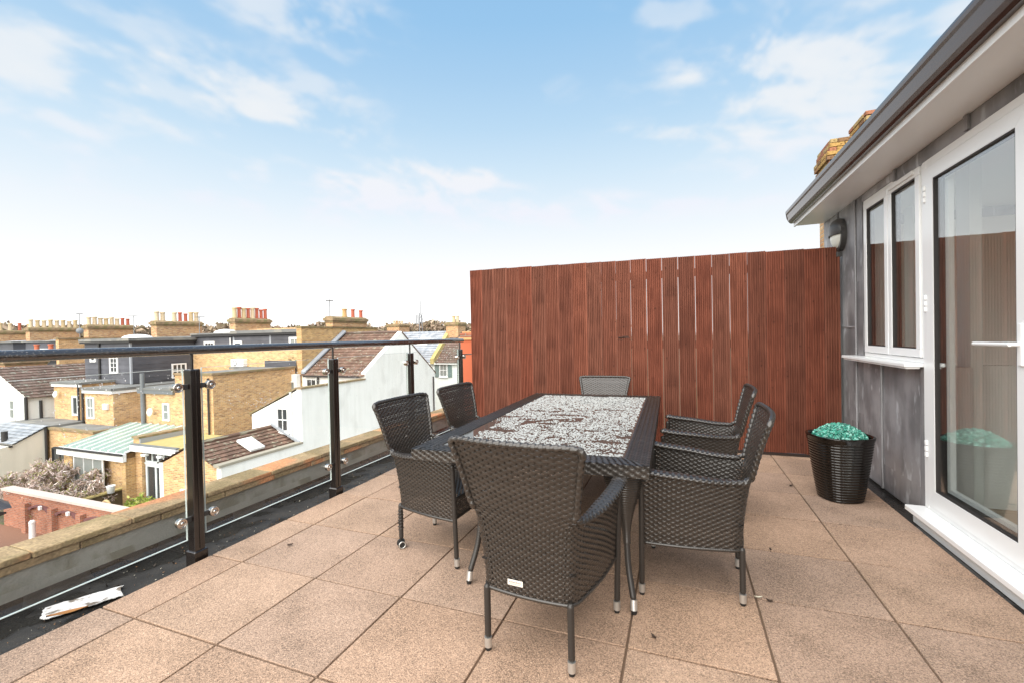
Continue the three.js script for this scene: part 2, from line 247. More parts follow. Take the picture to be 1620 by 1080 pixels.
// ---------------------------------------------------------------- ground and terrace
const GY = -6.6;
{
  const gt = tex(512, (u, v) => { const n = fbm(u * 6, v * 6, 6, 5, 3), f = vn(u * 128, v * 128, 128, 5); return scl(mix3([0.10, 0.085, 0.055], [0.085, 0.10, 0.04], smooth(0.4, 0.6, n)), 0.7 + 0.6 * f); }, { rep: 1 / 6 });
  const g = new THREE.PlaneGeometry(2400, 2400); g.rotateX(-Math.PI / 2); g.translate(0, GY, -300);
  const m = local(scene, 'ground', uvm(g), std([1, 1, 1], 0.95, { map: gt })); m.userData = { kind: 'structure', label: 'garden soil and lawn between the houses' };
}
const floor = structure('terrace_floor', [0, 0, 0], 'beige aggregate paving slabs of the roof terrace');
{
  const xs = [-2.93], zs = []; for (let i = 0; i <= 7; i++) xs.push(-2.641 + 0.6 * i);
  zs.push(-5.742); for (let j = 7; j >= -6; j--) zs.push(-1.419 - 0.6 * j);
  part(floor, 'screed', bx(-2.92, 1.55, -0.09, -0.010, -5.74, 2.1), M.joint);
  const cache = {};
  for (let a = 0; a + 1 < xs.length; a++) for (let b = 0; b + 1 < zs.length; b++) {
    const w = +(xs[a + 1] - xs[a]).toFixed(3), l = +(zs[b + 1] - zs[b]).toFixed(3), k = Math.floor(rnd() * 4), key = w + '/' + l + '/' + k;
    cache[key] ??= uvm(new RoundedBoxGeometry(w - 0.010, 0.05, l - 0.010, 1, 0.0035), k * 0.37, k * 0.71);
    const p = local(floor, 'paving_slab', cache[key], M.paver[Math.floor(rnd() * 6)]);
    p.position.set((xs[a] + xs[a + 1]) / 2, -0.025 + rr(-0.0012, 0.0012), (zs[b] + zs[b + 1]) / 2); p.rotation.set(rr(-1, 1) * 0.0015, 0, rr(-1, 1) * 0.0015);
  }
}
{ const y = structure('bounce_yard', [0, 0, 0], 'concrete slab unseen below the terrace, added to bounce light'); part(y, 'concrete', bx(-16.9, -3.9, GY, GY + 0.025, -30, -10.7), std([0.34, 0.33, 0.31], 0.9)); }  // out of view; added as a pale reflector for the white house wall
const base = structure('terrace_base', [0, 0, 0], 'roof deck and house below the terrace');
{
  part(base, 'deck', bx(-3.84, 1.66, -0.5, -0.125, -6.9, 2.6), M.felt);
  part(base, 'lower_wall', bx(-3.83, 1.6, GY, -0.502, -6.88, 2.58), M.brick[1]);
  // wet bitumen gutter between the paving and the upstand, with lapped sheets and an angle fillet
  const strips = []; let z = 2.5, k = 0;
  while (z > -6.6) { const z2 = z - rr(0.8, 1.15); const g = rbx(-3.62, -2.94, -0.126, -0.118 + 0.007 * (k % 2), z2, z + 0.05, 0.003); strips.push(g); z = z2; k++; }
  part(base, 'felt_gutter', merge(strips), M.felt);
  const f = []; for (let i = 0; i < 6; i++) { const a = i / 5 * Math.PI / 2; f.push(V(-3.62 + 0.09 * (1 - Math.cos(a)) * 0 + 0.085 * (1 - Math.sin(a)), -0.115 + 0.085 * (1 - Math.cos(a)), 2.5)); }
  part(base, 'angle_fillet', prism([V(-3.625, -0.12, 2.5), V(-3.565, -0.116, 2.5), ...f, V(-3.625, -0.02, 2.5)].slice(0, 2).concat([V(-3.588, -0.10, 2.5), V(-3.605, -0.082, 2.5), V(-3.613, -0.055, 2.5), V(-3.63, -0.055, 2.5)]), V(0, 0, -9.1)), M.felt);
  // dark strip between paving and house wall
  part(base, 'wall_gutter', bx(1.562, 1.70, -0.124, -0.02, -5.75, 2.5), M.felt);
}
{ // parapet
  const p = thing('parapet_wall', 'low parapet with mossy coping stones and a grey cement upstand', 'parapet', [-3.72, -0.12, -2]);
  part(p, 'upstand', bx(-3.80, -3.62, -0.122, 0.102, -6.85, 2.5), M.upstand);
  // rows: a course of long bricks then the coping
  let z = 2.5, k = 0;
  while (z > -6.8) { const L = rr(0.42, 0.5), e = Math.max(-6.85, z - L + 0.008); const g = rbx(-3.83, -3.603 + rr(-0.004, 0.004), 0.104, 0.152, e, z, 0.006); part(p, 'course_stone', uvm(g, k * 0.31, k * 0.77), M.coping[(k * 7 + 1) % 3]); z -= L; k++; }
  z = 2.5; k = 0;
  while (z > -6.8) { const L = rr(0.5, 0.62), e = Math.max(-6.86, z - L + 0.006); const g = new RoundedBoxGeometry(0.27, 0.04, z - e, 2, 0.009); g.translate(-3.725 + rr(-0.005, 0.005), 0.176 + rr(-0.002, 0.002), (z + e) / 2); part(p, 'coping_stone', uvm(g, k * 0.53, k * 0.29), M.coping[(k * 5) % 3]); z -= L; k++; }
}
{ // grit, twigs and leaf scraps washed into the gutter
  const n = 2600, im = new THREE.InstancedMesh(new THREE.TetrahedronGeometry(1, 0), std([1, 1, 1], 0.8), n), mt = new THREE.Matrix4(), q = new THREE.Quaternion(), e = new THREE.Euler(), c = new THREE.Color();
  im.name = 'gutter_grit'; im.userData = { kind: 'stuff', label: 'grit and leaf scraps lying in the wet gutter', category: 'grit' };
  for (let k = 0; k < n; k++) { const z = rr(-5.6, 0.4), x = rnd() < 0.6 ? -2.96 - rnd() ** 2 * 0.3 : rr(-3.5, -2.96), s = rr(0.0015, 0.006) * (rnd() < 0.04 ? 2.2 : 1); e.set(rnd() * 6, rnd() * 6, rnd() * 6); q.setFromEuler(e); mt.compose(V(x, -0.111 + s * 0.3, z), q, V(s * rr(0.6, 2.4), s * 0.6, s)); im.setMatrixAt(k, mt); const g = rnd(); im.setColorAt(k, g < 0.12 ? c.setRGB(0.42, 0.38, 0.3) : g < 0.3 ? c.setRGB(0.2, 0.1, 0.04) : c.setRGB(0.04, 0.03, 0.022)); }
  scene.add(im);
}
// small litter in the gutter and on the slabs
{
  const c = thing('discarded_card', 'soggy white card lying in the wet gutter', 'card', [-3.30, -0.112, -1.52]);
  const g = new THREE.BoxGeometry(0.17, 0.004, 0.34, 12, 1, 22), q = g.attributes.position;
  for (let i = 0; i < q.count; i++) { const x = q.getX(i), z = q.getZ(i); const ed = smooth(0.05, 0.085, Math.abs(x)) * Math.sign(x), ee = smooth(0.1, 0.17, Math.abs(z)) * Math.sign(z); q.setY(i, q.getY(i) + 0.006 + 0.009 * (fbm(x * 14 + 9, z * 9 + 9, 4096, 3, 5) - 0.4) + 0.008 * smooth(0.03, 0.09, x)); q.setX(i, x + 0.025 * (fbm(z * 22 + 30, 3, 4096, 3, x > 0 ? 6 : 8) - 0.6) * ed * 1.2); q.setZ(i, z + 0.04 * (fbm(x * 26 + 30, 9, 4096, 3, z > 0 ? 16 : 18) - 0.6) * ee); }
  g.computeVertexNormals(); g.rotateY(-0.5);
  const ct = tex(128, (u, v) => mix3([0.62, 0.60, 0.58], [0.16, 0.13, 0.10], smooth(0.48, 0.66, fbm(u * 6, v * 6, 6, 5, 3))), { rep: 4 });
  local(c, 'sheet', uvm(g), std([1, 1, 1], 0.8, { map: ct }));
  const leafM = [std([0.28, 0.12, 0.03], 0.7), std([0.05, 0.03, 0.02], 0.8), std([0.6, 0.56, 0.45], 0.8)];
  const leafGeo = (L, w, curl) => { const n = 6, p = [], ix = []; for (let i = 0; i <= n; i++) { const t = i / n, ww = w * Math.sin(Math.PI * Math.min(1, t * 0.95 + 0.04)); for (const s of [-1, 0, 1]) p.push((t - 0.5) * L, curl * (s * s * 0.6 + (t - 0.5) ** 2 * 2), s * ww); if (i < n) { const a = i * 3; ix.push(a, a + 3, a + 1, a + 1, a + 3, a + 4, a + 1, a + 4, a + 2, a + 2, a + 4, a + 5); } } const g = new THREE.BufferGeometry(); g.setAttribute('position', new THREE.Float32BufferAttribute(p, 3)); g.setIndex(ix); g.computeVertexNormals(); return g; };
  const leaf = (x, y, z, L, w, m, label, turn) => { const o = local(scene, numbered('fallen_leaf'), leafGeo(L, w, 0.012), leafM[m]); o.position.set(x, y, z); o.rotation.y = turn; o.userData = { label, category: 'leaf', group: 'fallen leaves on the terrace' }; };
  leaf(-3.20, -0.075, -1.40, 0.17, 0.02, 0, 'orange brown dead leaf across the white card', 0.9);
  leaf(-3.09, -0.108, -1.78, 0.03, 0.012, 0, 'tiny orange leaf in the gutter before the first railing post', 0.2);
  leaf(-2.52, 0.006, -2.28, 0.035, 0.012, 1, 'small dark leaf by the slab edge near the railing', 1);
  leaf(0.42, 0.004, -2.60, 0.03, 0.009, 1, 'black leaf scrap on the joint beside the near armchair leg', 2.8);
  leaf(0.37, 0.004, -2.615, 0.04, 0.006, 2, 'pale leaf scrap on the joint beside the near armchair leg', 0.2);
  leaf(0.93, 0.004, -4.62, 0.04, 0.013, 1, 'dark leaf on the slab in front of the planter', 0.8);
  leaf(0.53, 0.004, -3.22, 0.022, 0.008, 1, 'small dark leaf in the middle of the slab behind the near armchair', 1.8);
  leaf(-0.13, 0.004, -2.12, 0.035, 0.007, 1, 'thin dark leaf beside the table foot', 2.3);
  leaf(0.70, 0.004, -1.83, 0.03, 0.01, 1, 'dark leaf scrap alone on the near slabs by the door', 2.2);
}
// ---------------------------------------------------------------- railing
const PX = -3.0, postZ = [1.82, 0.56, -0.71, -1.976, -3.243, -4.495, -5.776];
{
  const r = thing('glass_balustrade', 'dark bronze balustrade with clear glass panels and a wet round handrail', 'railing', [PX, -0.12, -2]);
  // handrail
  const hg = new THREE.CylinderGeometry(0.031, 0.031, 8.2, 40, 1, true).rotateX(Math.PI / 2).scale(1, 0.94, 1);
  { const p = hg.attributes.position, uv = hg.attributes.uv; for (let i = 0; i < p.count; i++) uv.setXY(i, uv.getX(i) * 0.195, p.getZ(i)); }
  const rail = part(r, 'handrail', hg.translate(PX, 1.363, -1.76), M.rail);
  local(rail, 'end_cap', new THREE.CylinderGeometry(0.03, 0.026, 0.008, 20).rotateX(Math.PI / 2).translate(0, 1.363 + 0.12, -3.868), M.steel);
  const post = merge(rbx(-0.034, 0.034, 0.12, 1.357, -0.034, 0.034, 0.008, 2), rbx(-0.046, 0.046, 0.003, 0.17, -0.046, 0.046, 0.01, 2), rbx(-0.012, 0.034 + 0.006, 0.18, 1.35, -0.004, 0.004, 0.002));
  const stub = cyl(0, 1.355, 1.46, 0, 0.009, 0.009, 10);
  const arm = rbx(-0.008, 0.008, -0.017, 0.017, -0.12, 0.12, 0.004), disc = new THREE.CylinderGeometry(0.029, 0.031, 0.026, 20).rotateZ(Math.PI / 2), knob = new THREE.SphereGeometry(0.013, 10, 6).scale(0.7, 1, 1), ring = new THREE.TorusGeometry(0.0265, 0.0045, 6, 20).rotateY(Math.PI / 2);
  postZ.forEach((z) => {
    const o = new THREE.Group(); o.name = 'post'; o.position.set(0, 0, z + 2); r.add(o);
    local(o, 'tube', post, M.bronze); local(o, 'rail_stub', stub, M.bronze);
    for (const y of [1.245, 0.382]) { local(o, 'clamp_arm', arm, M.clampGrey).position.y = y; for (const s of [-1, 1]) { const d = local(o, 'clamp', merge(disc.clone().translate(0.012, 0, 0), ring.clone().translate(0.028, 0, 0), knob.clone().translate(0.03, 0, 0)), M.steel); d.position.set(0, y, s * 0.105); } }
  });
  for (let i = 0; i + 1 < postZ.length; i++) {
    const z0 = postZ[i + 1] + 0.062, z1 = postZ[i] - 0.062;
    const gp = part(r, 'glass_panel', bx(PX - 0.005, PX + 0.005, 0.135, 1.243, z0, z1), M.railGlass);
    const e = 0.0058;
    part(gp, 'polished_edge', merge(bx(PX - e, PX + e, 1.2435, 1.2455, z0, z1), bx(PX - e, PX + e, 0.131, 0.1345, z0, z1), bx(PX - e, PX + e, 0.131, 1.2455, z0 - 0.003, z0 - 0.0005), bx(PX - e, PX + e, 0.131, 1.2455, z1 + 0.0005, z1 + 0.003)), M.glassEdge);
    if (i > 1) { // rain drops clinging to the pane
      const n = 150, im = new THREE.InstancedMesh(new THREE.SphereGeometry(1, 6, 4), M.drop, n), mt = new THREE.Matrix4(); im.name = 'raindrops'; im.userData = { kind: 'stuff' };
      const cl = []; for (let k = 0; k < 9; k++) cl.push([rr(z0 + 0.05, z1 - 0.05), rr(0.9, 1.2)]);
      for (let k = 0; k < n; k++) { const [cz, cy] = cl[Math.floor(rnd() * 9)], s = rr(0.0012, 0.0034); mt.makeScale(s * 0.5, s * rr(0.9, 1.5), s); mt.setPosition(PX + 0.006 - r.position.x, Math.min(1.235, cy + (rnd() - 0.5) * 0.12) - r.position.y, Math.max(z0 + 0.01, Math.min(z1 - 0.01, cz + (rnd() - 0.5) * 0.3)) - r.position.z); im.setMatrixAt(k, mt); }
      gp.add(im);
    }
  }
  part(r, 'fixing_bar', rod(V(PX, 1.16, -5.80), V(-2.78, 1.165, -5.815), 0.008, 8), M.bronze);
}
// ---------------------------------------------------------------- hardwood privacy screen
{
  const f = thing('privacy_screen', 'tall reddish brown screen of upright grooved decking boards', 'fence', [-0.6, 0, -5.78]);
  const edges = [-2.803, -2.616, -2.432, -2.24, -2.053, -1.873, -1.681, -1.492, -1.308, -1.115, -0.928, -0.744, -0.562, -0.37, -0.186, 0.0, 0.192, 0.377, 0.566, 0.752, 0.94, 1.125, 1.314, 1.502, 1.648];
  const gaps = [3, 3, 3, 4, 4, 4, 6, 6, 5, 7, 8, 7, 9, 10, 8, 7, 7, 7, 8, 8, 6, 6, 5, 9];
  for (let i = 0; i + 1 < edges.length; i++) {
    const g = 0.002 + gaps[i] * 0.0003, x0 = edges[i] + g / 2, x1 = edges[i + 1] - (0.002 + (gaps[i + 1] ?? 4) * 0.0003) / 2, w = x1 - x0, n = Math.max(5, Math.round(w / 0.0233)), top = 2.365 - 0.0135 * (x0 + 2.8) + rr(-0.004, 0.004), y0 = 0.022 + rr(0, 0.01);
    const s = new THREE.Shape(); s.moveTo(0, 0.026); s.lineTo(0, 0.002);
    for (let k = 0; k < n; k++) { const a = k / n * w, b = (k + 1) / n * w, m = w / n; s.lineTo(a + m * 0.14, 0); s.lineTo(a + m * 0.54, 0); if (k < n - 1) { s.lineTo(a + m * 0.62, 0.013); s.lineTo(b + m * 0.04, 0.013); } }
    s.lineTo(w, 0.002); s.lineTo(w, 0.026); s.closePath();
    const e = new THREE.ExtrudeGeometry(s, { depth: top - y0, bevelEnabled: false, curveSegments: 1 });
    e.rotateX(-Math.PI / 2); // shape y -> -z, depth -> +y
    e.translate(x0, y0, -5.76); const bd = part(f, 'board', uvm(e, i * 0.37, i * 0.61), M.board[Math.floor(rnd() * 5)]);
    bd.rotation.x = rr(-0.001, 0.001);
  }
  part(f, 'top_rail', bx(-2.78, 1.64, 2.09, 2.18, -5.835, -5.785), M.fenceFrame);
  part(f, 'middle_rail', bx(-2.78, 1.64, 1.22, 1.31, -5.835, -5.785), M.fenceFrame);
  part(f, 'bottom_rail', bx(-2.78, 1.64, 0.10, 0.19, -5.835, -5.785), M.fenceFrame);
  part(f, 'sole_plate', bx(-2.8, 1.64, -0.12, 0.02, -5.80, -5.765), M.fenceFrame);
  for (const x of [-2.72, -1.35, 0.1, 1.58]) part(f, 'post', bx(x - 0.04, x + 0.04, -0.12, 2.2, -5.92, -5.84), M.fenceFrame);
  const sc = []; for (let k = 0; k < 9; k++) { const y = 1.325 + rr(0, 0.055), x = -0.735 + rr(0, 0.08); sc.push(bx(x, x + rr(0.05, 0.09), y, y + 0.006, -5.7602, -5.7592)); }
  part(f, 'scrape', merge(sc), M.scrape, 'dark scrape marks across one board');
}
{ // bare knuckle: terracotta rendered pier beyond the end of the screen
  const p = thing('terracotta_pier', 'terracotta painted chimney pier behind the end of the wooden screen', 'pier', [-3.25, 0.2, -6.75]);
  part(p, 'shaft', rbx(-3.36, -2.9, -0.12, 1.36, -6.95, -6.5, 0.01), std([0.50, 0.125, 0.055], 0.85));
  part(p, 'band', rbx(-3.385, -2.88, 1.36, 1.40, -6.98, -6.475, 0.01), std([0.62, 0.33, 0.14], 0.85));
  part(p, 'cap', rbx(-3.37, -2.89, 1.40, 1.47, -6.96, -6.49, 0.012), M.brickRed);
  part(p, 'top', rbx(-3.34, -2.92, 1.47, 1.5, -6.93, -6.52, 0.01), std([0.6, 0.25, 0.11], 0.85));
}
// ---------------------------------------------------------------- the lead-clad rooftop house on the right
{
  const h = thing('rooftop_house', 'lead clad rooftop house with white glazed door, window and overhanging eaves', 'house', [2.5, -0.12, -2]);
  const WX = 1.675;
  // dressed lead sheets: slightly buckled, each turned over at its edges
  const sheet = (z0, z1, y0, y1, k) => {
    const nz = Math.max(4, Math.round((z1 - z0) / 0.06)), ny = Math.max(4, Math.round((y1 - y0) / 0.06)), g = new THREE.BoxGeometry(0.03, y1 - y0, z1 - z0, 1, ny, nz), p = g.attributes.position;
    for (let i = 0; i < p.count; i++) { const y = p.getY(i), z = p.getZ(i); if (p.getX(i) < 0) { const e = Math.min((y1 - y0) / 2 - Math.abs(y), (z1 - z0) / 2 - Math.abs(z)); p.setX(i, -0.015 - 0.009 * (fbm(z * 3 + k * 7 + 50, y * 3 + 50, 4096, 3, k + 3) - 0.5) * smooth(0, 0.05, e) + (e < 0.01 ? 0.004 : 0)); } }
    g.computeVertexNormals(); g.translate(WX + 0.015, (y0 + y1) / 2, (z0 + z1) / 2);
    part(h, 'lead_sheet', uvm(g, k * 0.37, k * 0.83), M.lead[k % 3]);
  };
  const e = 0.002;
  sheet(-6.43, -5.915, 0, 1.43, 0); sheet(-5.910, -5.405, 0, 1.43, 1); sheet(-6.43, -5.915, 1.435, 2.705, 2); sheet(-5.910, -5.405, 1.435, 2.705, 3);
  sheet(-5.385, -5.235, 0.0, 2.705, 4); sheet(-5.235 + e, -4.815, 0.0, 1.118, 5); sheet(-4.80, -4.165, 0.0, 1.118, 6); sheet(-4.162, -4.082, 0.0, 1.118, 7);
  sheet(-5.232, -4.52, 2.635, 2.705, 8); sheet(-4.51, -3.55, 2.60, 2.705, 9); sheet(-3.54, -2.4, 2.585, 2.705, 10); sheet(-2.395, 2.4, 2.585, 2.705, 11); sheet(-1.86, 2.4, 0, 2.58, 12);
  // rolls at the joints
  for (const [z, y0, y1] of [[-5.395, 0.0, 2.70], [-4.808, 0.0, 1.115], [-5.9125, 1.44, 2.70]]) part(h, 'lead_roll', cyl(WX - 0.003, y0, y1, z, 0.011, 0.011, 8), M.lead[1]);
  part(h, 'lead_lap', bx(WX - 0.006, WX + 0.004, 1.425, 1.44, -6.43, -5.41), M.lead[2]);
  for (const z of [-4.515, -3.545]) part(h, 'lead_lap', bx(WX - 0.012, WX + 0.002, 2.612, 2.703, z - 0.02, z + 0.02), M.lead[0]);
  // body of the wall behind the sheets, with the openings left out, and the room inside
  const wm = std([0.55, 0.54, 0.52], 0.9), inn = std([0.82, 0.81, 0.78], 0.9);
  part(h, 'wall', merge(bx(WX + 0.032, 1.95, -0.12, 2.72, -6.42, -5.21), bx(WX + 0.032, 1.95, -0.12, 1.12, -5.208, -4.09), bx(WX + 0.032, 1.95, 2.635, 2.72, -5.208, -4.09), bx(WX + 0.034, 1.95, 2.60, 2.72, -4.088, -1.9), bx(WX + 0.033, 1.95, -0.12, 2.72, -1.898, 2.4), bx(WX + 0.03, 1.95, -0.12, 0.05, -4.088, -1.9)), wm);
  part(h, 'end_wall', bx(1.70, 5.6, -0.12, 2.72, -6.45, -6.425), M.lead[0]);
  part(h, 'end_wall', bx(1.70, 5.6, -0.12, 2.72, 2.405, 2.43), M.brick[0]);
  part(h, 'end_wall', merge(bx(5.6, 5.7, -0.12, 0.8, -6.45, 2.43), bx(5.6, 5.7, 2.45, 2.72, -6.45, 2.43), bx(5.6, 5.7, 0.802, 2.448, -6.45, -6.0), bx(5.6, 5.7, 0.802, 2.448, 1.9, 2.43)), M.brick[0]);  // wide unseen opening added so daylight brightens the room
  part(h, 'room_floor', bx(1.952, 5.59, -0.12, 0.06, -6.42, 2.4), std([0.45, 0.36, 0.27], 0.5));
  part(h, 'room_wall', merge(bx(1.952, 5.55, 0.062, 2.60, -6.42, -6.36), bx(5.5, 5.59, 0.062, 0.8, -6.355, 2.38), bx(5.5, 5.59, 2.45, 2.60, -6.355, 2.38), bx(5.5, 5.59, 0.802, 2.448, -6.355, -6.0), bx(5.5, 5.59, 0.802, 2.448, 1.9, 2.38), bx(1.952, 5.5, 0.062, 2.60, 2.34, 2.4)), inn);  // inner lining, cut out for the same added daylight opening
  part(h, 'room_ceiling', bx(1.70, 5.6, 2.722, 2.76, -6.44, 2.42), std([0.7, 0.7, 0.68], 0.9));
  // white pier and low boxed unit inside the door
  part(h, 'room_partition', bx(1.953, 2.30, 0.062, 1.12, -4.40, -4.30), std([0.88, 0.89, 0.86], 0.6));
  part(h, 'window_reveal', bx(1.951, 2.02, 0.062, 2.6, -4.28, -4.12), std([0.72, 0.74, 0.71], 0.7));
  // eaves: soffit, gutter and low roof
  part(h, 'soffit', merge(rbx(1.372, 1.70, 2.708, 2.72, -6.44, 2.45, 0.003), rbx(1.366, 1.384, 2.700, 2.90, -6.46, 2.45, 0.003)), M.soffit);
  const gs = new THREE.Shape(); const prof = [[1.366, 2.905], [1.366, 2.745], [1.335, 2.742], [1.315, 2.752], [1.303, 2.775], [1.297, 2.80], [1.293, 2.822], [1.288, 2.845], [1.279, 2.862], [1.276, 2.882], [1.277, 2.897], [1.283, 2.90], [1.288, 2.892], [1.292, 2.87], [1.310, 2.835], [1.315, 2.80], [1.33, 2.762], [1.355, 2.76], [1.358, 2.905]];
  prof.forEach(([x, y], i) => gs[i ? 'lineTo' : 'moveTo'](x, y)); const gg = new THREE.ExtrudeGeometry(gs, { depth: 8.9, bevelEnabled: false }); gg.translate(0, 0, -6.44);
  part(h, 'gutter', uvm(gg), M.gutter);
  part(h, 'gutter_stop_end', prism([V(1.364, 2.903, -6.442), V(1.364, 2.746, -6.442), V(1.335, 2.743, -6.442), V(1.302, 2.78, -6.442), V(1.287, 2.815, -6.442), V(1.277, 2.885, -6.442), V(1.28, 2.90, -6.442)], V(0, 0, -0.012)), M.gutter);
  part(h, 'roof', prism([V(1.386, 2.905, -6.46), V(5.8, 3.25, -6.46), V(5.8, 3.15, -6.46), V(1.40, 2.765, -6.46)], V(0, 0, 8.9)), M.tileDark);
  // window: two casements
  const fr = 1.682, up = M.upvc;
  const winF = part(h, 'window', merge(rbx(fr, fr + 0.07, 1.150, 1.185, -5.208, -4.092, 0.004), rbx(fr, fr + 0.07, 2.60, 2.634, -5.208, -4.092, 0.004), rbx(fr, fr + 0.07, 1.186, 2.599, -5.207, -5.175, 0.004), rbx(fr, fr + 0.07, 1.186, 2.599, -4.125, -4.093, 0.004), rbx(fr + 0.002, fr + 0.068, 1.186, 2.599, -4.672, -4.64, 0.003)), up);
  for (const [z0, z1, vent] of [[-5.173, -4.662, 0], [-4.650, -4.127, 1]]) {
    const a = fr - 0.014, b = fr + 0.05, w = 0.062, y0 = 1.19, y1 = 2.596;
    const cs = part(winF, 'casement', merge(rbx(a, b, y0, y0 + w, z0, z1, 0.006), rbx(a, b, y1 - w, y1, z0, z1, 0.006), rbx(a + 0.001, b, y0 + w, y1 - w, z0, z0 + w, 0.004), rbx(a + 0.001, b, y0 + w, y1 - w, z1 - w, z1, 0.004)), up);
    part(winF, 'gasket', merge(bx(a + 0.006, b, y0 + w, y0 + w + 0.007, z0 + w, z1 - w), bx(a + 0.006, b, y1 - w - 0.012, y1 - w, z0 + w, z1 - w), bx(a + 0.006, b, y0 + w + 0.007, y1 - w - 0.012, z0 + w, z0 + w + 0.012), bx(a + 0.006, b, y0 + w + 0.007, y1 - w - 0.012, z1 - w - 0.006, z1 - w)), M.gasket);
    part(winF, 'pane', bx(a + 0.018, a + 0.022, y0 + w + 0.004, y1 - w - 0.004, z0 + w, z1 - w), M.doorGlass);
    if (vent) part(winF, 'trickle_vent', rbx(a - 0.016, a + 0.003, 2.555, 2.59, -4.60, -4.19, 0.006), up);
  }
  part(h, 'window_sill', merge(rbx(1.56, 1.695, 1.121, 1.149, -5.45, -4.09, 0.006), bx(1.575, 1.66, 1.108, 1.1205, -5.43, -4.11)), M.upvc);
  // pale strips seen through the window: blind edge and reveal
  part(h, 'blind', bx(1.96, 1.97, 1.15, 2.5, -4.62, -4.5), std([0.66, 0.68, 0.64], 0.8));
  part(h, 'blind', bx(1.96, 1.97, 1.15, 2.5, -5.12, -4.95), std([0.66, 0.68, 0.64], 0.8));
  // door: frame, leaf, threshold
  const dz = -4.078, dx = 1.668;
  const df = part(h, 'door_frame', merge(rbx(dx, dx + 0.09, 0.105, 2.598, dz, dz + 0.055, 0.005), rbx(dx, dx + 0.09, 2.545, 2.599, dz + 0.056, -1.9, 0.005), rbx(dx + 0.002, dx + 0.09, 0.105, 0.135, dz + 0.056, -1.9, 0.004)), up);
  part(df, 'threshold', merge(rbx(1.555, 1.70, 0.066, 0.103, -4.098, -1.9, 0.006), rbx(1.60, 1.70, -0.02, 0.064, -4.09, -1.9, 0.006)), up);
  for (const y of [0.48, 1.52, 2.30]) { const hg = []; for (let k = 0; k < 3; k++) hg.push(rbx(dx - 0.017, dx + 0.004, y + k * 0.042, y + k * 0.042 + 0.037, dz + 0.035, dz + 0.061, 0.006)); part(df, 'hinge', merge(hg), up); }
  const leaf = (z0, z1) => {
    const a = dx - 0.006, b = dx + 0.06, w = 0.095, y0 = 0.14, y1 = 2.54, bw = 0.12;
    // mitred corners: each rail is its own trapezoid
    const q = (y, z) => V(a, y, z), ar = [[q(y0, z0), q(y0, z1), q(y0 + bw, z1 - w), q(y0 + bw, z0 + w)], [q(y1, z0), q(y1, z1), q(y1 - w, z1 - w), q(y1 - w, z0 + w)], [q(y0 + 0.001, z0), q(y1 - 0.001, z0), q(y1 - w, z0 + w - 0.001), q(y0 + bw, z0 + w - 0.001)], [q(y0 + 0.001, z1), q(y1 - 0.001, z1), q(y1 - w, z1 - w + 0.001), q(y0 + bw, z1 - w + 0.001)]];
    const l = part(h, 'door_leaf', merge(ar.map((t) => prism(t, V(b - a, 0, 0)))), up);
    const gy0 = y0 + bw, gy1 = y1 - w, g0 = z0 + w, g1 = z1 - w;
    part(l, 'gasket', merge(bx(a + 0.004, b - 0.002, gy0, gy0 + 0.010, g0, g1), bx(a + 0.004, b - 0.002, gy1 - 0.01, gy1, g0, g1), bx(a + 0.004, b - 0.002, gy0 + 0.01, gy1 - 0.01, g0, g0 + 0.010), bx(a + 0.004, b - 0.002, gy0 + 0.01, gy1 - 0.01, g1 - 0.01, g1)), M.gasket);
    part(l, 'pane', bx(a + 0.016, a + 0.020, gy0 + 0.004, gy1 - 0.004, g0 + 0.002, g1 - 0.002), M.doorGlass);
    // white inner frame behind the glass
    part(l, 'inner_bead', merge(bx(b - 0.001, b + 0.03, gy0 - 0.02, gy0 + 0.035, g0 - 0.02, g1 + 0.02), bx(b - 0.001, b + 0.03, gy0 + 0.036, gy1 - 0.03, g0 - 0.02, g0 + 0.045), bx(b - 0.001, b + 0.03, gy0 + 0.036, gy1 - 0.03, g1 - 0.045, g1 + 0.02)), up);
    return l;
  };
  const l1 = leaf(dz + 0.058, -3.02);
  part(l1, 'handle', merge(rod(V(dx - 0.055, 1.31, -3.37), V(dx - 0.055, 1.312, -3.07), 0.0115, 10), new THREE.SphereGeometry(0.0115, 10, 6).translate(dx - 0.055, 1.31, -3.37), rod(V(dx - 0.055, 1.312, -3.075), V(dx - 0.004, 1.312, -3.075), 0.011, 10), rbx(dx - 0.02, dx - 0.006, 1.2, 1.42, -3.09, -3.055, 0.006)), up);
  leaf(-3.016, -1.96);
}
{ // bulkhead wall lamp, not lit
  const l = thing('wall_lamp', 'unlit round eyelid bulkhead lamp high on the lead wall', 'lamp', [1.675, 2.42, -5.78]);
  const bodyG = new THREE.SphereGeometry(0.155, 28, 18).scale(0.62, 1, 1); bodyG.translate(-0.012, 0, 0);
  // housing: back ring and upper eyelid; diffuser: the dome
  local(l, 'diffuser', bodyG.clone().scale(0.96, 0.96, 0.96), M.lampGlass);
  const lid = new THREE.SphereGeometry(0.158, 28, 14, 0, Math.PI * 2, 0, Math.PI * 0.5).scale(0.64, 1, 1); lid.rotateZ(0.22); lid.translate(-0.012, 0.035, 0);
  local(l, 'eyelid', lid, M.plasticDark);
  local(l, 'base_ring', new THREE.CylinderGeometry(0.165, 0.165, 0.055, 32).rotateZ(Math.PI / 2).translate(-0.026, 0, 0), M.plasticDark);
  const bar = new THREE.TorusGeometry(0.155, 0.009, 6, 30, Math.PI).rotateX(Math.PI / 2).rotateY(-Math.PI / 2).scale(0.66, 1, 1); bar.translate(-0.014, 0.01, 0);
  local(l, 'guard_bar', bar, M.plasticDark);
  local(l, 'sensor', merge(rbx(-0.06, -0.01, -0.225, -0.165, -0.025, 0.025, 0.008)), M.plasticDark);
}
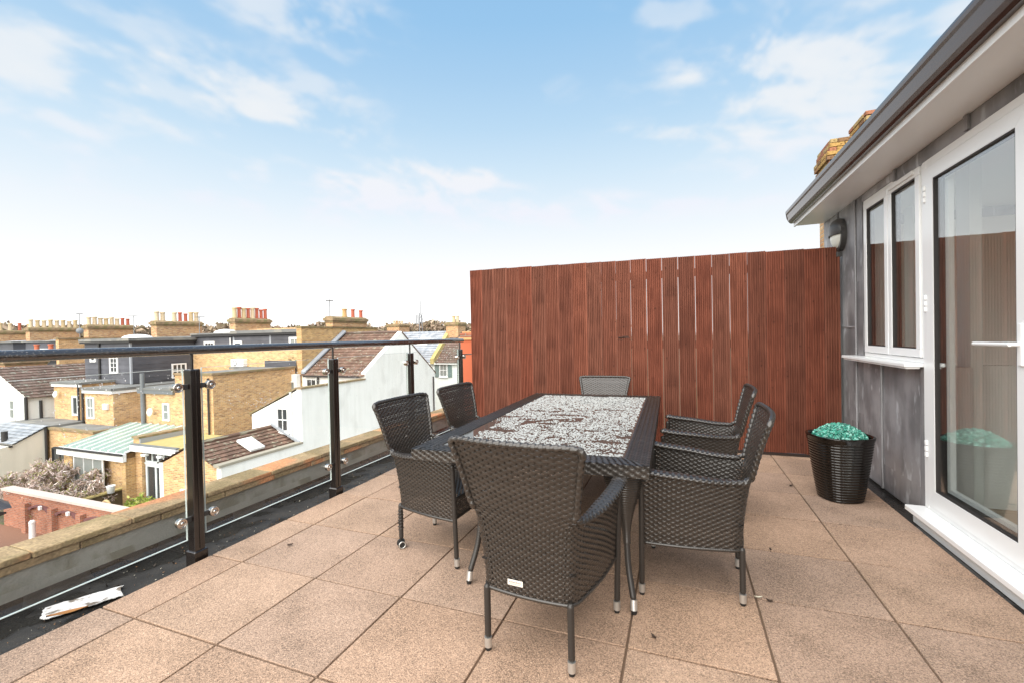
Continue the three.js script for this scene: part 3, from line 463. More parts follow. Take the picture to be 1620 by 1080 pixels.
{ // neighbour's chimney above the eaves, brick by brick
  const c = thing('brick_chimney', 'old yellow brick chimney rising behind the gutter of the lead house', 'chimney', [3.1, 2.2, -9.4]);
  const bm = [[0.38, 0.23, 0.07], [0.43, 0.26, 0.08], [0.30, 0.15, 0.06], [0.40, 0.28, 0.12], [0.22, 0.12, 0.055], [0.34, 0.14, 0.075]].map((k) => { return std(k, 0.92, { map: (M._bn ??= tex(128, (u, v) => { const n = fbm(u * 8, v * 8, 8, 4, 5), b = smooth(0.6, 0.75, fbm(u * 5, v * 5, 5, 3, 9)); return mix3([n * 0.7 + 0.55, n * 0.7 + 0.55, n * 0.7 + 0.55], [0.25, 0.24, 0.12], b * 0.6); }, { rep: 1 / 0.25 })) }); });
  const bg = [0, 1, 2].map((k) => uvm(new RoundedBoxGeometry(0.212, 0.064, 0.1, 1, 0.005), k, k)), bh = [0, 1].map((k) => uvm(new RoundedBoxGeometry(0.1, 0.064, 0.1, 1, 0.005), k * 0.4, k));
  part(c, 'core', bx(2.48, 3.55, -0.2, 4.52, -9.75, -9.03), M.brickOld);
  part(c, 'shoulder', bx(3.0, 4.5, -0.2, 5.0, -9.72, -9.06), M.brickOld);
  // courses on the two faces one can see (towards the terrace and towards the gutter end)
  const lay = (x0, x1, z0, z1, y0, n, out) => { for (let r = 0; r < n; r++) { const o = out[r] ?? 0, y = y0 + r * 0.075 + 0.034; const zf = z1 + o, xf = x0 - o; let x = xf + ((r % 2) ? 0.106 : 0); if (r % 2) { const m = local(c, 'brick', bh[r % 2], bm[Math.floor(rnd() * 6)]); m.position.set(xf + 0.05 - 3.1, y - 2.2, zf - 0.04 + 9.4); }
      for (; x < x1 - 0.1; x += 0.222) { const m = local(c, 'brick', bg[Math.floor(rnd() * 3)], bm[Math.floor(rnd() * 6)]); m.position.set(x + 0.106 - 3.1, y - 2.2, zf - 0.04 + rr(-0.003, 0.003) + 9.4); }
      for (let z = zf - 0.2 - ((r % 2) ? 0.0 : 0.02); z > z0; z -= 0.222) { const m = local(c, 'brick', bg[Math.floor(rnd() * 3)], bm[Math.floor(rnd() * 6)]); m.position.set(xf + 0.045 - 3.1, y - 2.2, z + 9.4); m.rotation.y = Math.PI / 2; } } };
  lay(2.46, 3.3, -9.76, -9.01, 3.9, 10, { 4: 0.035, 5: 0.07, 6: 0.07, 7: 0.02, 8: 0.015, 9: 0 });
  lay(3.0, 4.4, -9.72, -9.05, 4.65, 5, { 3: 0.04, 4: 0.05 });
}
// ---------------------------------------------------------------- wicker
// flat strands woven over and under upright stakes; P(u, v) is the surface, Lu and Lv its size in metres
function weave(P, Lu, Lv, { row = 0.0128, stake = 0.0225, amp = 0.0033 } = {}) {
  const rows = Math.max(2, Math.round(Lv / row)), st = Math.max(2, Math.round(Lu / stake)), seg = 3, nu = st * seg, pos = [], ix = [], tone = [], sd = Math.round(Lu * 1000 + Lv * 77);
  const ts = [0.0, 0.25, 0.75, 1.0], cr = [-0.0016, 0.0004, 0.0004, -0.0016], N = V(), a = V(), b = V();
  const nrm = (u, v) => { const e = 0.004; a.copy(P(Math.min(1, u + e), v)).sub(P(Math.max(0, u - e), v)); b.copy(P(u, Math.min(1, v + e))).sub(P(u, Math.max(0, v - e))); return N.crossVectors(a, b).normalize(); };
  for (let r = 0; r < rows; r++) {
    const s0 = pos.length / 3, jog = (hash(r, 3, sd) - 0.5) * 0.07, lift = 0.8 + 0.4 * hash(r, 5, sd), tn = 0.78 + 0.44 * hash(r, 9, sd);
    for (let i = 0; i <= nu; i++) {
      const u = i / nu, ph = Math.cos(Math.PI * (u * st + r)), n0 = nrm(u, (r + 0.5) / rows).clone();
      for (let k = 0; k < 4; k++) { const pk = Math.abs(ph), v = (r + 0.5 + jog + (ts[k] - 0.5) * (1 - 0.05 * (1 - pk))) / rows, p = P(u, v), d = ph * amp * lift * (0.85 + 0.3 * hash(Math.round(u * st), r, sd)) + cr[k] * Math.sign(ph || 1) * (0.4 + 0.6 * pk); pos.push(p.x + n0.x * d, p.y + n0.y * d, p.z + n0.z * d); const c = tn * (0.9 + 0.2 * hash(Math.round(u * st * 0.5), r, sd + 2)); tone.push(c, c, c); }
      if (i < nu) for (let k = 0; k < 3; k++) { const q = s0 + i * 4 + k; ix.push(q, q + 4, q + 1, q + 1, q + 4, q + 5); }
    }
  }
  const nv = Math.max(4, Math.round(Lv / 0.05));
  for (let j = 0; j <= st; j++) { const s0 = pos.length / 3, hw = 0.0035 / Lu; for (let i = 0; i <= nv; i++) { const v = i / nv; for (const s of [-1, 1]) { const p = P(Math.max(0, Math.min(1, j / st + s * hw)), v); pos.push(p.x, p.y, p.z); tone.push(0.8, 0.8, 0.8); } if (i < nv) { const q = s0 + i * 2; ix.push(q, q + 1, q + 2, q + 2, q + 1, q + 3); } } }
  const g = new THREE.BufferGeometry(); g.setAttribute('position', new THREE.Float32BufferAttribute(pos, 3)); g.setAttribute('color', new THREE.Float32BufferAttribute(tone, 3)); g.setIndex(ix); g.computeVertexNormals(); return g;
}
// a bound edge: a tube along points, strands wrapped round it
function bound(pts, rx, ry, { pitch = 0.012, radial = 10, ridge = 0.1, check = false, closed = false, up = V(0, 1, 0) } = {}) {
  const c = new THREE.CatmullRomCurve3(pts, closed, 'centripetal'), L = c.getLength(), n = Math.max(6, Math.round(L / pitch * 3)), pos = [], ix = [], S = V(), U = V();
  for (let i = 0; i <= n; i++) {
    const t = i / n, p = c.getPointAt(t), T = c.getTangentAt(t); S.crossVectors(T, up); if (S.lengthSq() < 1e-4) S.set(1, 0, 0); S.normalize(); U.crossVectors(S, T).normalize();
    const taper = Math.min(1, 0.55 + 0.45 * Math.min(t * L / 0.012, (1 - t) * L / 0.012));
    for (let k = 0; k < radial; k++) { const a = k / radial * Math.PI * 2, s = Math.abs(Math.sin(Math.PI * (t * L / pitch + (check ? Math.floor(k / radial * 6) * 0.5 : 0)))), m = (1 - ridge + ridge * s ** 0.8) * taper; pos.push(p.x + (S.x * Math.cos(a) * (typeof rx === 'function' ? rx(t) : rx) + U.x * Math.sin(a) * (typeof ry === 'function' ? ry(t) : ry)) * m, p.y + (S.y * Math.cos(a) * (typeof rx === 'function' ? rx(t) : rx) + U.y * Math.sin(a) * (typeof ry === 'function' ? ry(t) : ry)) * m, p.z + (S.z * Math.cos(a) * (typeof rx === 'function' ? rx(t) : rx) + U.z * Math.sin(a) * (typeof ry === 'function' ? ry(t) : ry)) * m); }
    if (i < n) for (let k = 0; k < radial; k++) { const q = i * radial + k, w = i * radial + (k + 1) % radial; ix.push(q, w, q + radial, w, w + radial, q + radial); }
  }
  const s = pos.length / 3; for (const [e, o] of [[0, 0], [1, n * radial]]) { const p = c.getPointAt(e); pos.push(p.x, p.y, p.z); const q = pos.length / 3 - 1; for (let k = 0; k < radial; k++) e ? ix.push(q, o + k, o + (k + 1) % radial) : ix.push(q, o + (k + 1) % radial, o + k); }
  const g = new THREE.BufferGeometry(); g.setAttribute('position', new THREE.Float32BufferAttribute(pos, 3)); g.setIndex(ix); g.computeVertexNormals(); return g;
}
// a woven roll: strands round the section, stakes along it, closing to a point at both ends
function roll(pts, rx, ry, o = {}) {
  const c = new THREE.CatmullRomCurve3(pts, false, 'centripetal'), L = c.getLength(), N = 200, fr = [], up = o.up ?? V(0, 1, 0);
  for (let i = 0; i <= N; i++) { const p = c.getPointAt(i / N), T = c.getTangentAt(i / N), S = V().crossVectors(T, up).normalize(), U = V().crossVectors(S, T).normalize(); fr.push([p, S, U]); }
  const end = (t) => Math.sqrt(Math.max(0.02, 1 - Math.max(0, 1 - Math.min(t, 1 - t) * L / 0.016) ** 2));
  return weave((u, v) => { v = Math.max(0, Math.min(1, v)); const x = Math.min(N - 1e-6, v * N), i = Math.floor(x), f = x - i, A = fr[i], B = fr[i + 1], a = -u * Math.PI * 2, e = end(v), cx = Math.cos(a) * (typeof rx === 'function' ? rx(v) : rx) * e, cy = Math.sin(a) * (typeof ry === 'function' ? ry(v) : ry) * e; return V().lerpVectors(A[0], B[0], f).addScaledVector(A[1], cx * (1 - f)).addScaledVector(B[1], cx * f).addScaledVector(A[2], cy * (1 - f)).addScaledVector(B[2], cy * f); }, o.girth ?? 0.14, L, { row: o.row ?? 0.0145, stake: o.stake ?? 0.0175, amp: o.amp ?? 0.0024 });
}
const joinIx = (l) => mergeGeometries(l.map((g) => { for (const k of Object.keys(g.attributes)) if (!['position', 'normal'].includes(k)) g.deleteAttribute(k); return g; }));
// ---------------------------------------------------------------- armchairs
const CH = { y0: 0.285, top: 0.975 };
const bT = (y) => (y - CH.y0) / (CH.top - CH.y0);
const bZ = (y) => { const t = bT(y); return 0.245 + 0.02 * t + 0.105 * t * t; };
const bH = (y) => { const t = bT(y); return 0.205 + 0.03 * t + 0.06 * t * t; };
const bHs = (y) => bH(y) - 0.04 * (1 - smooth(0.60, 0.69, y));
const bBow = (s, y) => 0.032 * (1 - s * s) * (0.35 + 0.65 * bT(y));
const armY = (w) => 0.648 + 0.006 * Math.cos(w * 9) * (1 - w) + 0.032 * w * w;
function sidePath(w, y, s) {
  const h = bHs(y), z = bZ(y), fh = 0.280 + 0.03 * smooth(0.285, 0.68, y), full = bH(y);
  const A = [h, z + 0.0], K = [full + 0.008, z + 0.004], B = [full + 0.022, z - 0.085], F = [fh, -0.235];
  let x, zz; const wc = 0.26;
  if (w < wc) { const t = w / wc, i = 1 - t; x = i * i * A[0] + 2 * i * t * K[0] + t * t * B[0]; zz = i * i * A[1] + 2 * i * t * K[1] + t * t * B[1]; } else { const t = (w - wc) / (1 - wc); x = lerp(B[0], F[0], t) + 0.012 * Math.sin(Math.PI * t); zz = lerp(B[1], F[1], t); }
  return V(x * s, y, zz);
}
const backP = (u, v) => { const y = lerp(CH.y0, CH.top, v), s = 2 * u - 1; return V(bHs(y) * s, y, bZ(y) + bBow(s, y)); };
const chairGeo = (() => {
  const G = {};
  G.back = weave(backP, 0.47, 0.70);
  G.side = [-1, 1].map((s) => weave((u, v) => sidePath(u, lerp(CH.y0, armY(u) - 0.006, v), s), 0.56, 0.37));
  G.seat = weave((u, v) => { const z = lerp(-0.225, 0.255, v), h = lerp(0.272, 0.215, v); return V((2 * u - 1) * h, 0.415 - 0.012 * Math.sin(Math.PI * u) * Math.sin(Math.PI * v), z); }, 0.5, 0.48);
  G.front = weave((u, v) => V((2 * u - 1) * 0.276, lerp(0.30, 0.412, v), -0.236), 0.53, 0.11);
  const rim = []; for (let i = 0; i <= 8; i++) { const y = lerp(0.655, CH.top - 0.012, i / 8); rim.push(V(-bHs(y), y, bZ(y) + 0.002)); }
  for (let i = 1; i < 12; i++) { const s = -1 + i / 6; rim.push(V(bH(CH.top) * s * 0.985, CH.top + 0.002, bZ(CH.top) + bBow(s, CH.top))); }
  for (let i = 8; i >= 0; i--) { const y = lerp(0.655, CH.top - 0.012, i / 8); rim.push(V(bHs(y), y, bZ(y) + 0.002)); }
  G.rim = roll(rim, 0.0135, 0.0135, { up: V(0, 0.3, 1), girth: 0.085, stake: 0.0212, row: 0.015, amp: 0.0018 });
  G.arm = [-1, 1].map((s) => { const p = []; for (let i = 0; i <= 16; i++) { const w = 0.03 + 0.97 * i / 16, q = sidePath(w, armY(w), s); q.y += i < 2 ? 0.012 : 0; p.push(q); } const e = p[16].clone(); e.z -= 0.012; e.y -= 0.016; p.push(e); return roll(p, (t) => lerp(0.018, 0.038, smooth(0.05, 0.45, t)), (t) => lerp(0.014, 0.017, t)); });
  const hem = []; for (let i = 12; i >= 0; i--) hem.push(sidePath(i / 12, CH.y0, -1)); hem.push(V(0, CH.y0, bZ(CH.y0) + bBow(0, CH.y0))); for (let i = 0; i <= 12; i++) hem.push(sidePath(i / 12, CH.y0, 1));
  G.hem = joinIx([bound(hem, 0.009, 0.009, { radial: 6 }), bound([V(-0.265, 0.30, -0.238), V(0, 0.30, -0.238), V(0.265, 0.30, -0.238)], 0.009, 0.009, { radial: 6 }), bound([V(-0.268, 0.416, -0.236), V(0, 0.412, -0.240), V(0.268, 0.416, -0.236)], 0.014, 0.012, { radial: 8 })]);
  const leg = (x, z, top, dx = 0, dz = 0) => { const l = []; const f = (y) => V(x + dx * y, y, z + dz * y); l.push(bound([f(0.058), f(top * 0.5), f(top)], 0.0155, 0.0155, { pitch: 0.014, ridge: 0.07, radial: 10 })); return l; };
  G.legs = [[-0.282, -0.246, 0.64, -0.03, 0.012], [0.282, -0.246, 0.64, 0.03, 0.012], [-0.195, 0.246, 0.30, 0, 0.0], [0.195, 0.246, 0.30, 0, 0.0]].map(([x, z, t, dx, dz]) => ({ x, z, tube: joinIx(leg(x, z, t, dx, dz)), cap: cyl(x, 0.016, 0.060, z, 0.0165, 0.0172, 14), foot: cyl(x, 0.0, 0.018, z, 0.012, 0.0155, 12) }));
  return G;
})();
function armchair(label, x, z, turn, sy = 1, wheel = false) {
  const t = thing('wicker_armchair', label, 'armchair', [x, 0, z], 'wicker armchairs round the table', turn * rad);
  const G = chairGeo, m = M.wicker[0];
  local(t, 'backrest', G.back, M.woven); local(t, 'back_rim', G.rim, M.woven); local(t, 'seat', G.seat, M.woven); local(t, 'front_apron', G.front, M.woven); local(t, 'hem', G.hem, m);
  G.side.forEach((g) => local(t, 'side_panel', g, M.woven)); G.arm.forEach((g) => local(t, 'armrest', g, M.woven));
  G.legs.forEach((l, i) => { const q = local(t, 'leg', l.tube, M.legTube); if (wheel && i === 3) return; local(q, 'ferrule', l.cap, M.ferrule); local(q, 'foot', l.foot, M.rubber); });
  if (sy !== 1) t.scale.y = sy;
  return t;
}
const frontChair = armchair('brown wicker armchair in front with its back turned and a small silver maker plate', -0.613, -2.036, -4);
armchair('wicker armchair on the door side, the nearer of the two beside the planter', 0.053, -2.735, 87);
armchair('wicker armchair on the door side, the farther one nearer the wooden screen', 0.125, -3.79, 88);
const wheelChair = armchair('wicker armchair on the railing side with a castor under one leg', -1.515, -2.685, -94, 1, true);
armchair('wicker armchair on the railing side, beyond the one with the castor', -1.50, -3.49, -92);
armchair('wicker armchair at the far head of the table, facing the camera', -0.835, -4.93, 180, 0.93);
{ // maker plate with its lettering
  const c = document.createElement('canvas'); c.width = 256; c.height = 96; const x = c.getContext('2d'); x.fillStyle = '#d9d2c8'; x.fillRect(0, 0, 256, 96); x.fillStyle = '#4a4038'; x.font = 'bold 34px sans-serif'; x.fillText('Rattandirect', 24, 50); x.fillStyle = '#8a7a6a'; x.fillRect(44, 66, 165, 7);
  const t = new THREE.CanvasTexture(c); t.colorSpace = THREE.SRGBColorSpace; const g = new RoundedBoxGeometry(0.072, 0.025, 0.003, 1, 0.001);
  const p = g.attributes.position, uv = g.attributes.uv; for (let i = 0; i < p.count; i++) uv.setXY(i, p.getX(i) / 0.072 + 0.5, p.getY(i) / 0.025 + 0.5);
  const m = local(frontChair, 'maker_plate', g, std([1, 1, 1], 0.4, { map: t })); m.position.set(-0.045, 0.345, bZ(0.345) + 0.0205); m.rotation.x = 0.03;
}
{ // castor and unravelled strand on the railing-side chair
  const L = chairGeo.legs[3], leg = wheelChair.children.find((o) => o.name === 'leg' && o.geometry === L.tube);
  const w = new THREE.CylinderGeometry(0.026, 0.026, 0.012, 20).rotateZ(Math.PI / 2), ring = new THREE.TorusGeometry(0.021, 0.004, 6, 18).rotateY(Math.PI / 2);
  const tr = (g, dx) => g.clone().translate(dx, 0, 0).rotateY(0.9).translate(L.x, 0.026, L.z);
  local(leg, 'castor_wheel', joinIx([tr(w, -0.018), tr(w, 0.018)]), M.rubber); local(leg, 'castor_rim', joinIx([tr(ring, -0.025), tr(ring, 0.025)]), M.ferrule);
  local(leg, 'castor_stem', joinIx([cyl(L.x, 0.03, 0.075, L.z, 0.008, 0.008, 8), new THREE.BoxGeometry(0.022, 0.028, 0.04).rotateY(0.9).translate(L.x, 0.04, L.z)]), M.rubber);
  const lo = []; for (let k = 0; k < 7; k++) lo.push(new THREE.TorusGeometry(0.0185, 0.0035, 5, 10).rotateX(Math.PI / 2 + 0.4).translate(L.x + (k % 2) * 0.004, 0.13 + k * 0.021, L.z));
  local(leg, 'loose_strand', joinIx(lo), M.wicker[0]);
}
// ---------------------------------------------------------------- dining table
{
  const t = thing('dining_table', 'long wicker dining table with a rain covered glass top', 'table', [-0.852, 0, -3.585], null, 1.0 * rad);
  const W = 0.682, L = 1.315, b = 0.125, Y = 0.75, A = 0.066, m = M.wicker[0], f = new THREE.Shape();
  // border: four mitred woven strips, strands running across each strip
  const strip = (p0, p1, q0, q1) => weave((u, v) => { const o = V().lerpVectors(p0, p1, v), i = V().lerpVectors(q0, q1, v); return o.lerp(i, u); }, b, p0.distanceTo(p1), { row: 0.0175, stake: 0.03, amp: 0.0042 });
  const c = (x, z, k) => V(x * (W - k), Y - 0.003, z * (L - k));
  for (const [a, d] of [[[-1, -1], [-1, 1]], [[1, 1], [1, -1]], [[-1, 1], [1, 1]], [[1, -1], [-1, -1]]]) local(t, 'woven_border', strip(c(...a, 0), c(...d, 0), c(...a, b), c(...d, b)), M.woven);
  for (const [p, q, len] of [[V(-W, 0, L), V(W, 0, L), 2 * W], [V(W, 0, L), V(W, 0, -L), 2 * L], [V(W, 0, -L), V(-W, 0, -L), 2 * W], [V(-W, 0, -L), V(-W, 0, L), 2 * L]]) local(t, 'woven_apron', weave((u, v) => { const o = V().lerpVectors(p, q, u); o.y = lerp(Y - A, Y - 0.003, v); return o; }, len, A, { row: 0.0150, stake: 0.028 }), M.woven);
  local(t, 'under_frame', merge(bx(-W + 0.004, W - 0.004, Y - A + 0.006, Y - 0.012, -L + 0.004, -L + b), bx(-W + 0.004, W - 0.004, Y - A + 0.006, Y - 0.012, L - b, L - 0.004), bx(-W + 0.004, -W + b, Y - A + 0.006, Y - 0.012, -L + b, L - b), bx(W - b, W - 0.004, Y - A + 0.006, Y - 0.012, -L + b, L - b), bx(-W + b, W - b, Y - 0.045, Y - 0.012, -0.04, 0.04)), M.legTube);
  const edge = 0.007; local(t, 'glass_channel', merge(bx(-W + b - 0.006, -W + b + edge, Y - 0.010, Y + 0.001, -L + b, L - b), bx(W - b - edge, W - b + 0.006, Y - 0.010, Y + 0.001, -L + b, L - b), bx(-W + b, W - b, Y - 0.010, Y + 0.0005, L - b - edge, L - b + 0.006), bx(-W + b, W - b, Y - 0.010, Y + 0.0005, -L + b - 0.006, -L + b + edge)), M.gasket);
  // glass: rain drops over most of it, smooth pools of water in between
  const gw = 2 * (W - b), gl = 2 * (L - b);
  const pool = (u, v) => { const a = fbm(u * 3 + 0.4, v * 14, 512, 4, 6), w = fbm(u * 9, v * 30, 512, 3, 26); let p = smooth(0.60, 0.68, a * 0.75 + w * 0.25); const s = Math.exp(-(((v - 0.40 - 0.05 * (w - 0.5) * 4) / 0.022) ** 2)) * smooth(0.2, 0.4, u) * smooth(0.85, 0.6, u); const s2 = Math.exp(-(((v - 0.60 + 0.22 * (u - 0.5) + 0.06 * (w - 0.5) * 3) / 0.03) ** 2)) * smooth(0.12, 0.3, u) * smooth(0.75, 0.5, u); const corner = smooth(0.10, 0.06, u) * smooth(0.55, 0.7, v); return Math.max(p, smooth(0.3, 0.6, s), smooth(0.3, 0.6, s2), corner); };
  local(t, 'glass_top', new THREE.BoxGeometry(gw - 2 * edge, 0.006, gl - 2 * edge).translate(0, Y - 0.006, 0), phy([0.055, 0.053, 0.048], 0.04, { ior: 1.55 }));
  { // each drop a low dome, sky sheen painted into its pale colour
    const n = 17000, im = new THREE.InstancedMesh(new THREE.SphereGeometry(1, 8, 3, 0, 6.2832, 0, Math.PI / 2), M.sheenBead, n), mt = new THREE.Matrix4(), q = new THREE.Quaternion(), up = V(0, 1, 0); im.name = 'raindrops'; im.userData = { kind: 'stuff' };
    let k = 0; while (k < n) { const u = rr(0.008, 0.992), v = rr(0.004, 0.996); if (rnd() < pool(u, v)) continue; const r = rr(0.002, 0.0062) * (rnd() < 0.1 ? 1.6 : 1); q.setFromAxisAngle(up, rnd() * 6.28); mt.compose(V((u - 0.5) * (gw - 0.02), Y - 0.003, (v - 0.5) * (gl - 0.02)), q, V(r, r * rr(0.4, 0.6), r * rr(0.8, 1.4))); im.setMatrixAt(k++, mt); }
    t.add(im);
  }
  // legs: broad woven tops curving down to slim splayed tubes
  for (const sx of [-1, 1]) for (const sz of [-1, 1]) {
    const pt = (x, y, z) => V(sx * x + 0.14, y, sz * z), top = [pt(0.395, Y - A + 0.01, 1.14), pt(0.40, 0.60, 1.155), pt(0.405, 0.50, 1.18), pt(0.415, 0.38, 1.21), pt(0.42, 0.30, 1.23)];
    const g = bound(top, (q) => lerp(0.115, 0.02, sm(Math.min(1, q * 1.08))), (q) => lerp(0.10, 0.02, sm(Math.min(1, q * 1.08))), { pitch: 0.0125, radial: 16, ridge: 0.06 });
    const lg = local(t, 'leg', g, m);
    local(lg, 'tube', bound([pt(0.418, 0.33, 1.225), pt(0.428, 0.2, 1.255), pt(0.455, 0.062, 1.307)], 0.0165, 0.0165, { pitch: 0.014, ridge: 0.06 }), M.legTube);
    local(lg, 'ferrule', rod(pt(0.4565, 0.018, 1.318), pt(0.455, 0.066, 1.306), 0.0175, 14), M.ferrule); local(lg, 'foot', cyl(sx * 0.457 + 0.14, 0, 0.02, sz * 1.319, 0.013, 0.0165, 12), M.rubber);
  }
}
// ---------------------------------------------------------------- planter
{
  const t = thing('ribbed_planter', 'glossy black ribbed ceramic planter at the foot of the lead wall', 'planter', [1.245, 0, -4.42], null, 0.32);
  const ring = (hw, hd, y) => { const p = []; for (let i = 0; i < 64; i++) { const a = i / 64 * Math.PI * 2, c = Math.cos(a), s = Math.sin(a), e = 0.78; p.push([Math.sign(c) * Math.abs(c) ** e * hw, y, Math.sign(s) * Math.abs(s) ** e * hd]); } return p; };
  const loft = (rows) => { const pos = rows.flat(2), ix = []; for (let r = 0; r + 1 < rows.length; r++) for (let i = 0; i < 64; i++) { const a = r * 64 + i, b = r * 64 + (i + 1) % 64; ix.push(a, a + 64, b, b, a + 64, b + 64); } const g = new THREE.BufferGeometry(); g.setAttribute('position', new THREE.Float32BufferAttribute(pos, 3)); g.setIndex(ix); g.computeVertexNormals(); return g; };
  const rows = [ring(0.02, 0.02, 0.004), ring(0.135, 0.13, 0.002)]; const prof = (y) => lerp(0.148, 0.222, (y / 0.535) ** 0.85);
  for (let i = 0; i <= 150; i++) { const y = 0.006 + 0.484 * i / 150, r = prof(y) + 0.0048 * (Math.abs(Math.sin(Math.PI * y / 0.0225)) - 0.5); rows.push(ring(r, r * 0.96, y)); }
  for (const [y, k] of [[0.497, 0.002], [0.52, 0.006], [0.532, 0.006], [0.537, 0.001], [0.535, -0.014], [0.52, -0.02], [0.40, -0.03]]) rows.push(ring(prof(y) + k, (prof(y) + k) * 0.96, y));
  rows.push(ring(0.01, 0.01, 0.40));
  local(t, 'pot', loft(rows), M.ceramic);
  // heap of glass chips
  const n = 2600, chip = new THREE.IcosahedronGeometry(1, 0), im = new THREE.InstancedMesh(chip, M.chip, n), mt = new THREE.Matrix4(), q = new THREE.Quaternion(), e = new THREE.Euler(), col = new THREE.Color();
  im.name = 'glass_chips'; im.userData = { kind: 'stuff', label: 'heap of teal glass chips filling the black planter', category: 'glass chips' };
  for (let k = 0; k < n; k++) { const r = Math.sqrt(rnd()) * 0.172, a = rnd() * 6.283, h = 0.105 * (1 - (r / 0.185) ** 2) + 0.03 * (rnd() - 0.55); e.set(rnd() * 6, rnd() * 6, rnd() * 6); q.setFromEuler(e); const s = rr(0.0065, 0.0145); mt.compose(V(1.245 + Math.cos(a) * r * 1.08, 0.505 + h, -4.42 + Math.sin(a) * r), q, V(s, s * rr(0.5, 0.8), s * rr(0.8, 1.3))); im.setMatrixAt(k, mt); const g = rnd(); im.setColorAt(k, g < 0.14 ? col.setRGB(5, 2.2, 2.5) : col.setScalar(rr(0.35, 1.6))); }
  im.castShadow = im.receiveShadow = true; scene.add(im);
  const core = new THREE.SphereGeometry(0.182, 24, 10, 0, 6.283, 0, Math.PI / 2).scale(1.02, 0.36, 0.95); local(t, 'fill', core.translate(0, 0.50, 0), std([0.05, 0.22, 0.17], 0.5));
}
// ---------------------------------------------------------------- the town beyond
// windows: a white frame standing out of the wall with bars, a dark pane behind. face 'z' looks to +z, 'x' to +x
function win(parent, face, u, y, at, w, h, cols = 2, rows = 2, o = {}) {
  const f = o.f ?? 0.07, b = o.bar ?? 0.03, d = 0.06, bars = [];
  const box = (u0, u1, y0, y1, d0, d1) => (face === 'z' ? bx(u0, u1, y0, y1, at + d0, at + d1) : bx(at + d0, at + d1, y0, y1, u0, u1));
  bars.push(box(u - w / 2, u + w / 2, y, y + f, 0.002, d), box(u - w / 2, u + w / 2, y + h - f, y + h, 0.002, d), box(u - w / 2, u - w / 2 + f, y + f, y + h - f, 0.002, d), box(u + w / 2 - f, u + w / 2, y + f, y + h - f, 0.002, d));
  for (let i = 1; i < cols; i++) { const c = u - w / 2 + f + (w - 2 * f) * i / cols; bars.push(box(c - b / 2, c + b / 2, y + f, y + h - f, 0.003, d - 0.01)); }
  for (let j = 1; j < rows; j++) { const c = y + f + (h - 2 * f) * j / rows, bb = rows === 2 ? b * 1.5 : b; bars.push(box(u - w / 2 + f, u + w / 2 - f, c - bb / 2, c + bb / 2, 0.004, d - 0.005)); }
  if (o.sill) bars.push(box(u - w / 2 - 0.08, u + w / 2 + 0.08, y - 0.1, y, 0, 0.12));
  const m = part(parent, 'window', merge(bars), o.mat ?? M.trim);
  part(m, 'pane', box(u - w / 2 + f * 0.5, u + w / 2 - f * 0.5, y + f * 0.5, y + h - f * 0.5, 0.001, 0.02), o.pane ?? M.pane);
  return m;
}
// roof slope: lapped courses from the eaves edge a-b up to the ridge edge c-d
function tiles(parent, a, b, c, d, mat, n = 14, name = 'roof') {
  const l = [], nrm = V().crossVectors(V().subVectors(b, a), V().subVectors(c, a)).normalize(); if (nrm.y < 0) nrm.negate();
  const L = a.distanceTo(b), pos = [], uv = [];
  for (let i = 0; i < n; i++) {
    const t0 = i / n, t1 = (i + 1) / n, lo = nrm.clone().multiplyScalar(0.055), hi = nrm.clone().multiplyScalar(0.012);
    const p0 = V().lerpVectors(a, c, t0).add(lo), p1 = V().lerpVectors(b, d, t0).add(lo), p2 = V().lerpVectors(b, d, t1).add(hi), p3 = V().lerpVectors(a, c, t1).add(hi), q0 = V().lerpVectors(a, c, t0), q1 = V().lerpVectors(b, d, t0);
    for (const [x, y, z, w] of [[p0, p1, p2, p3], [q0, q1, p1, p0]]) for (const [k, s, t] of [[x, 0, t0], [y, L, t0], [z, L, t1], [x, 0, t0], [z, L, t1], [w, 0, t1]]) { pos.push(k.x, k.y, k.z); uv.push(s + (i % 2) * 0.15, t * n * 0.3); }
  }
  const g = new THREE.BufferGeometry(); g.setAttribute('position', new THREE.Float32BufferAttribute(pos, 3)); g.setAttribute('uv', new THREE.Float32BufferAttribute(uv, 2)); g.computeVertexNormals();
  return part(parent, name, g, mat);
}
const chimneyPot = (x, y, z, h, k) => { const pr = k === 2 ? [[0.11, 0], [0.12, 0.05], [0.10, 0.08], [0.095, h * 0.85], [0.125, h * 0.88], [0.12, h], [0.09, h], [0.085, h * 0.7]] : [[0.14, 0], [0.15, 0.06], [0.125, 0.1], [0.115, h * 0.82], [0.15, h * 0.86], [0.15, h * 0.96], [0.13, h], [0.10, h], [0.1, h * 0.7]]; return new THREE.LatheGeometry(pr.map(([r, yy]) => new THREE.Vector2(r, yy)), 10).scale(1.25, 1, 1.25).translate(x, y, z); };
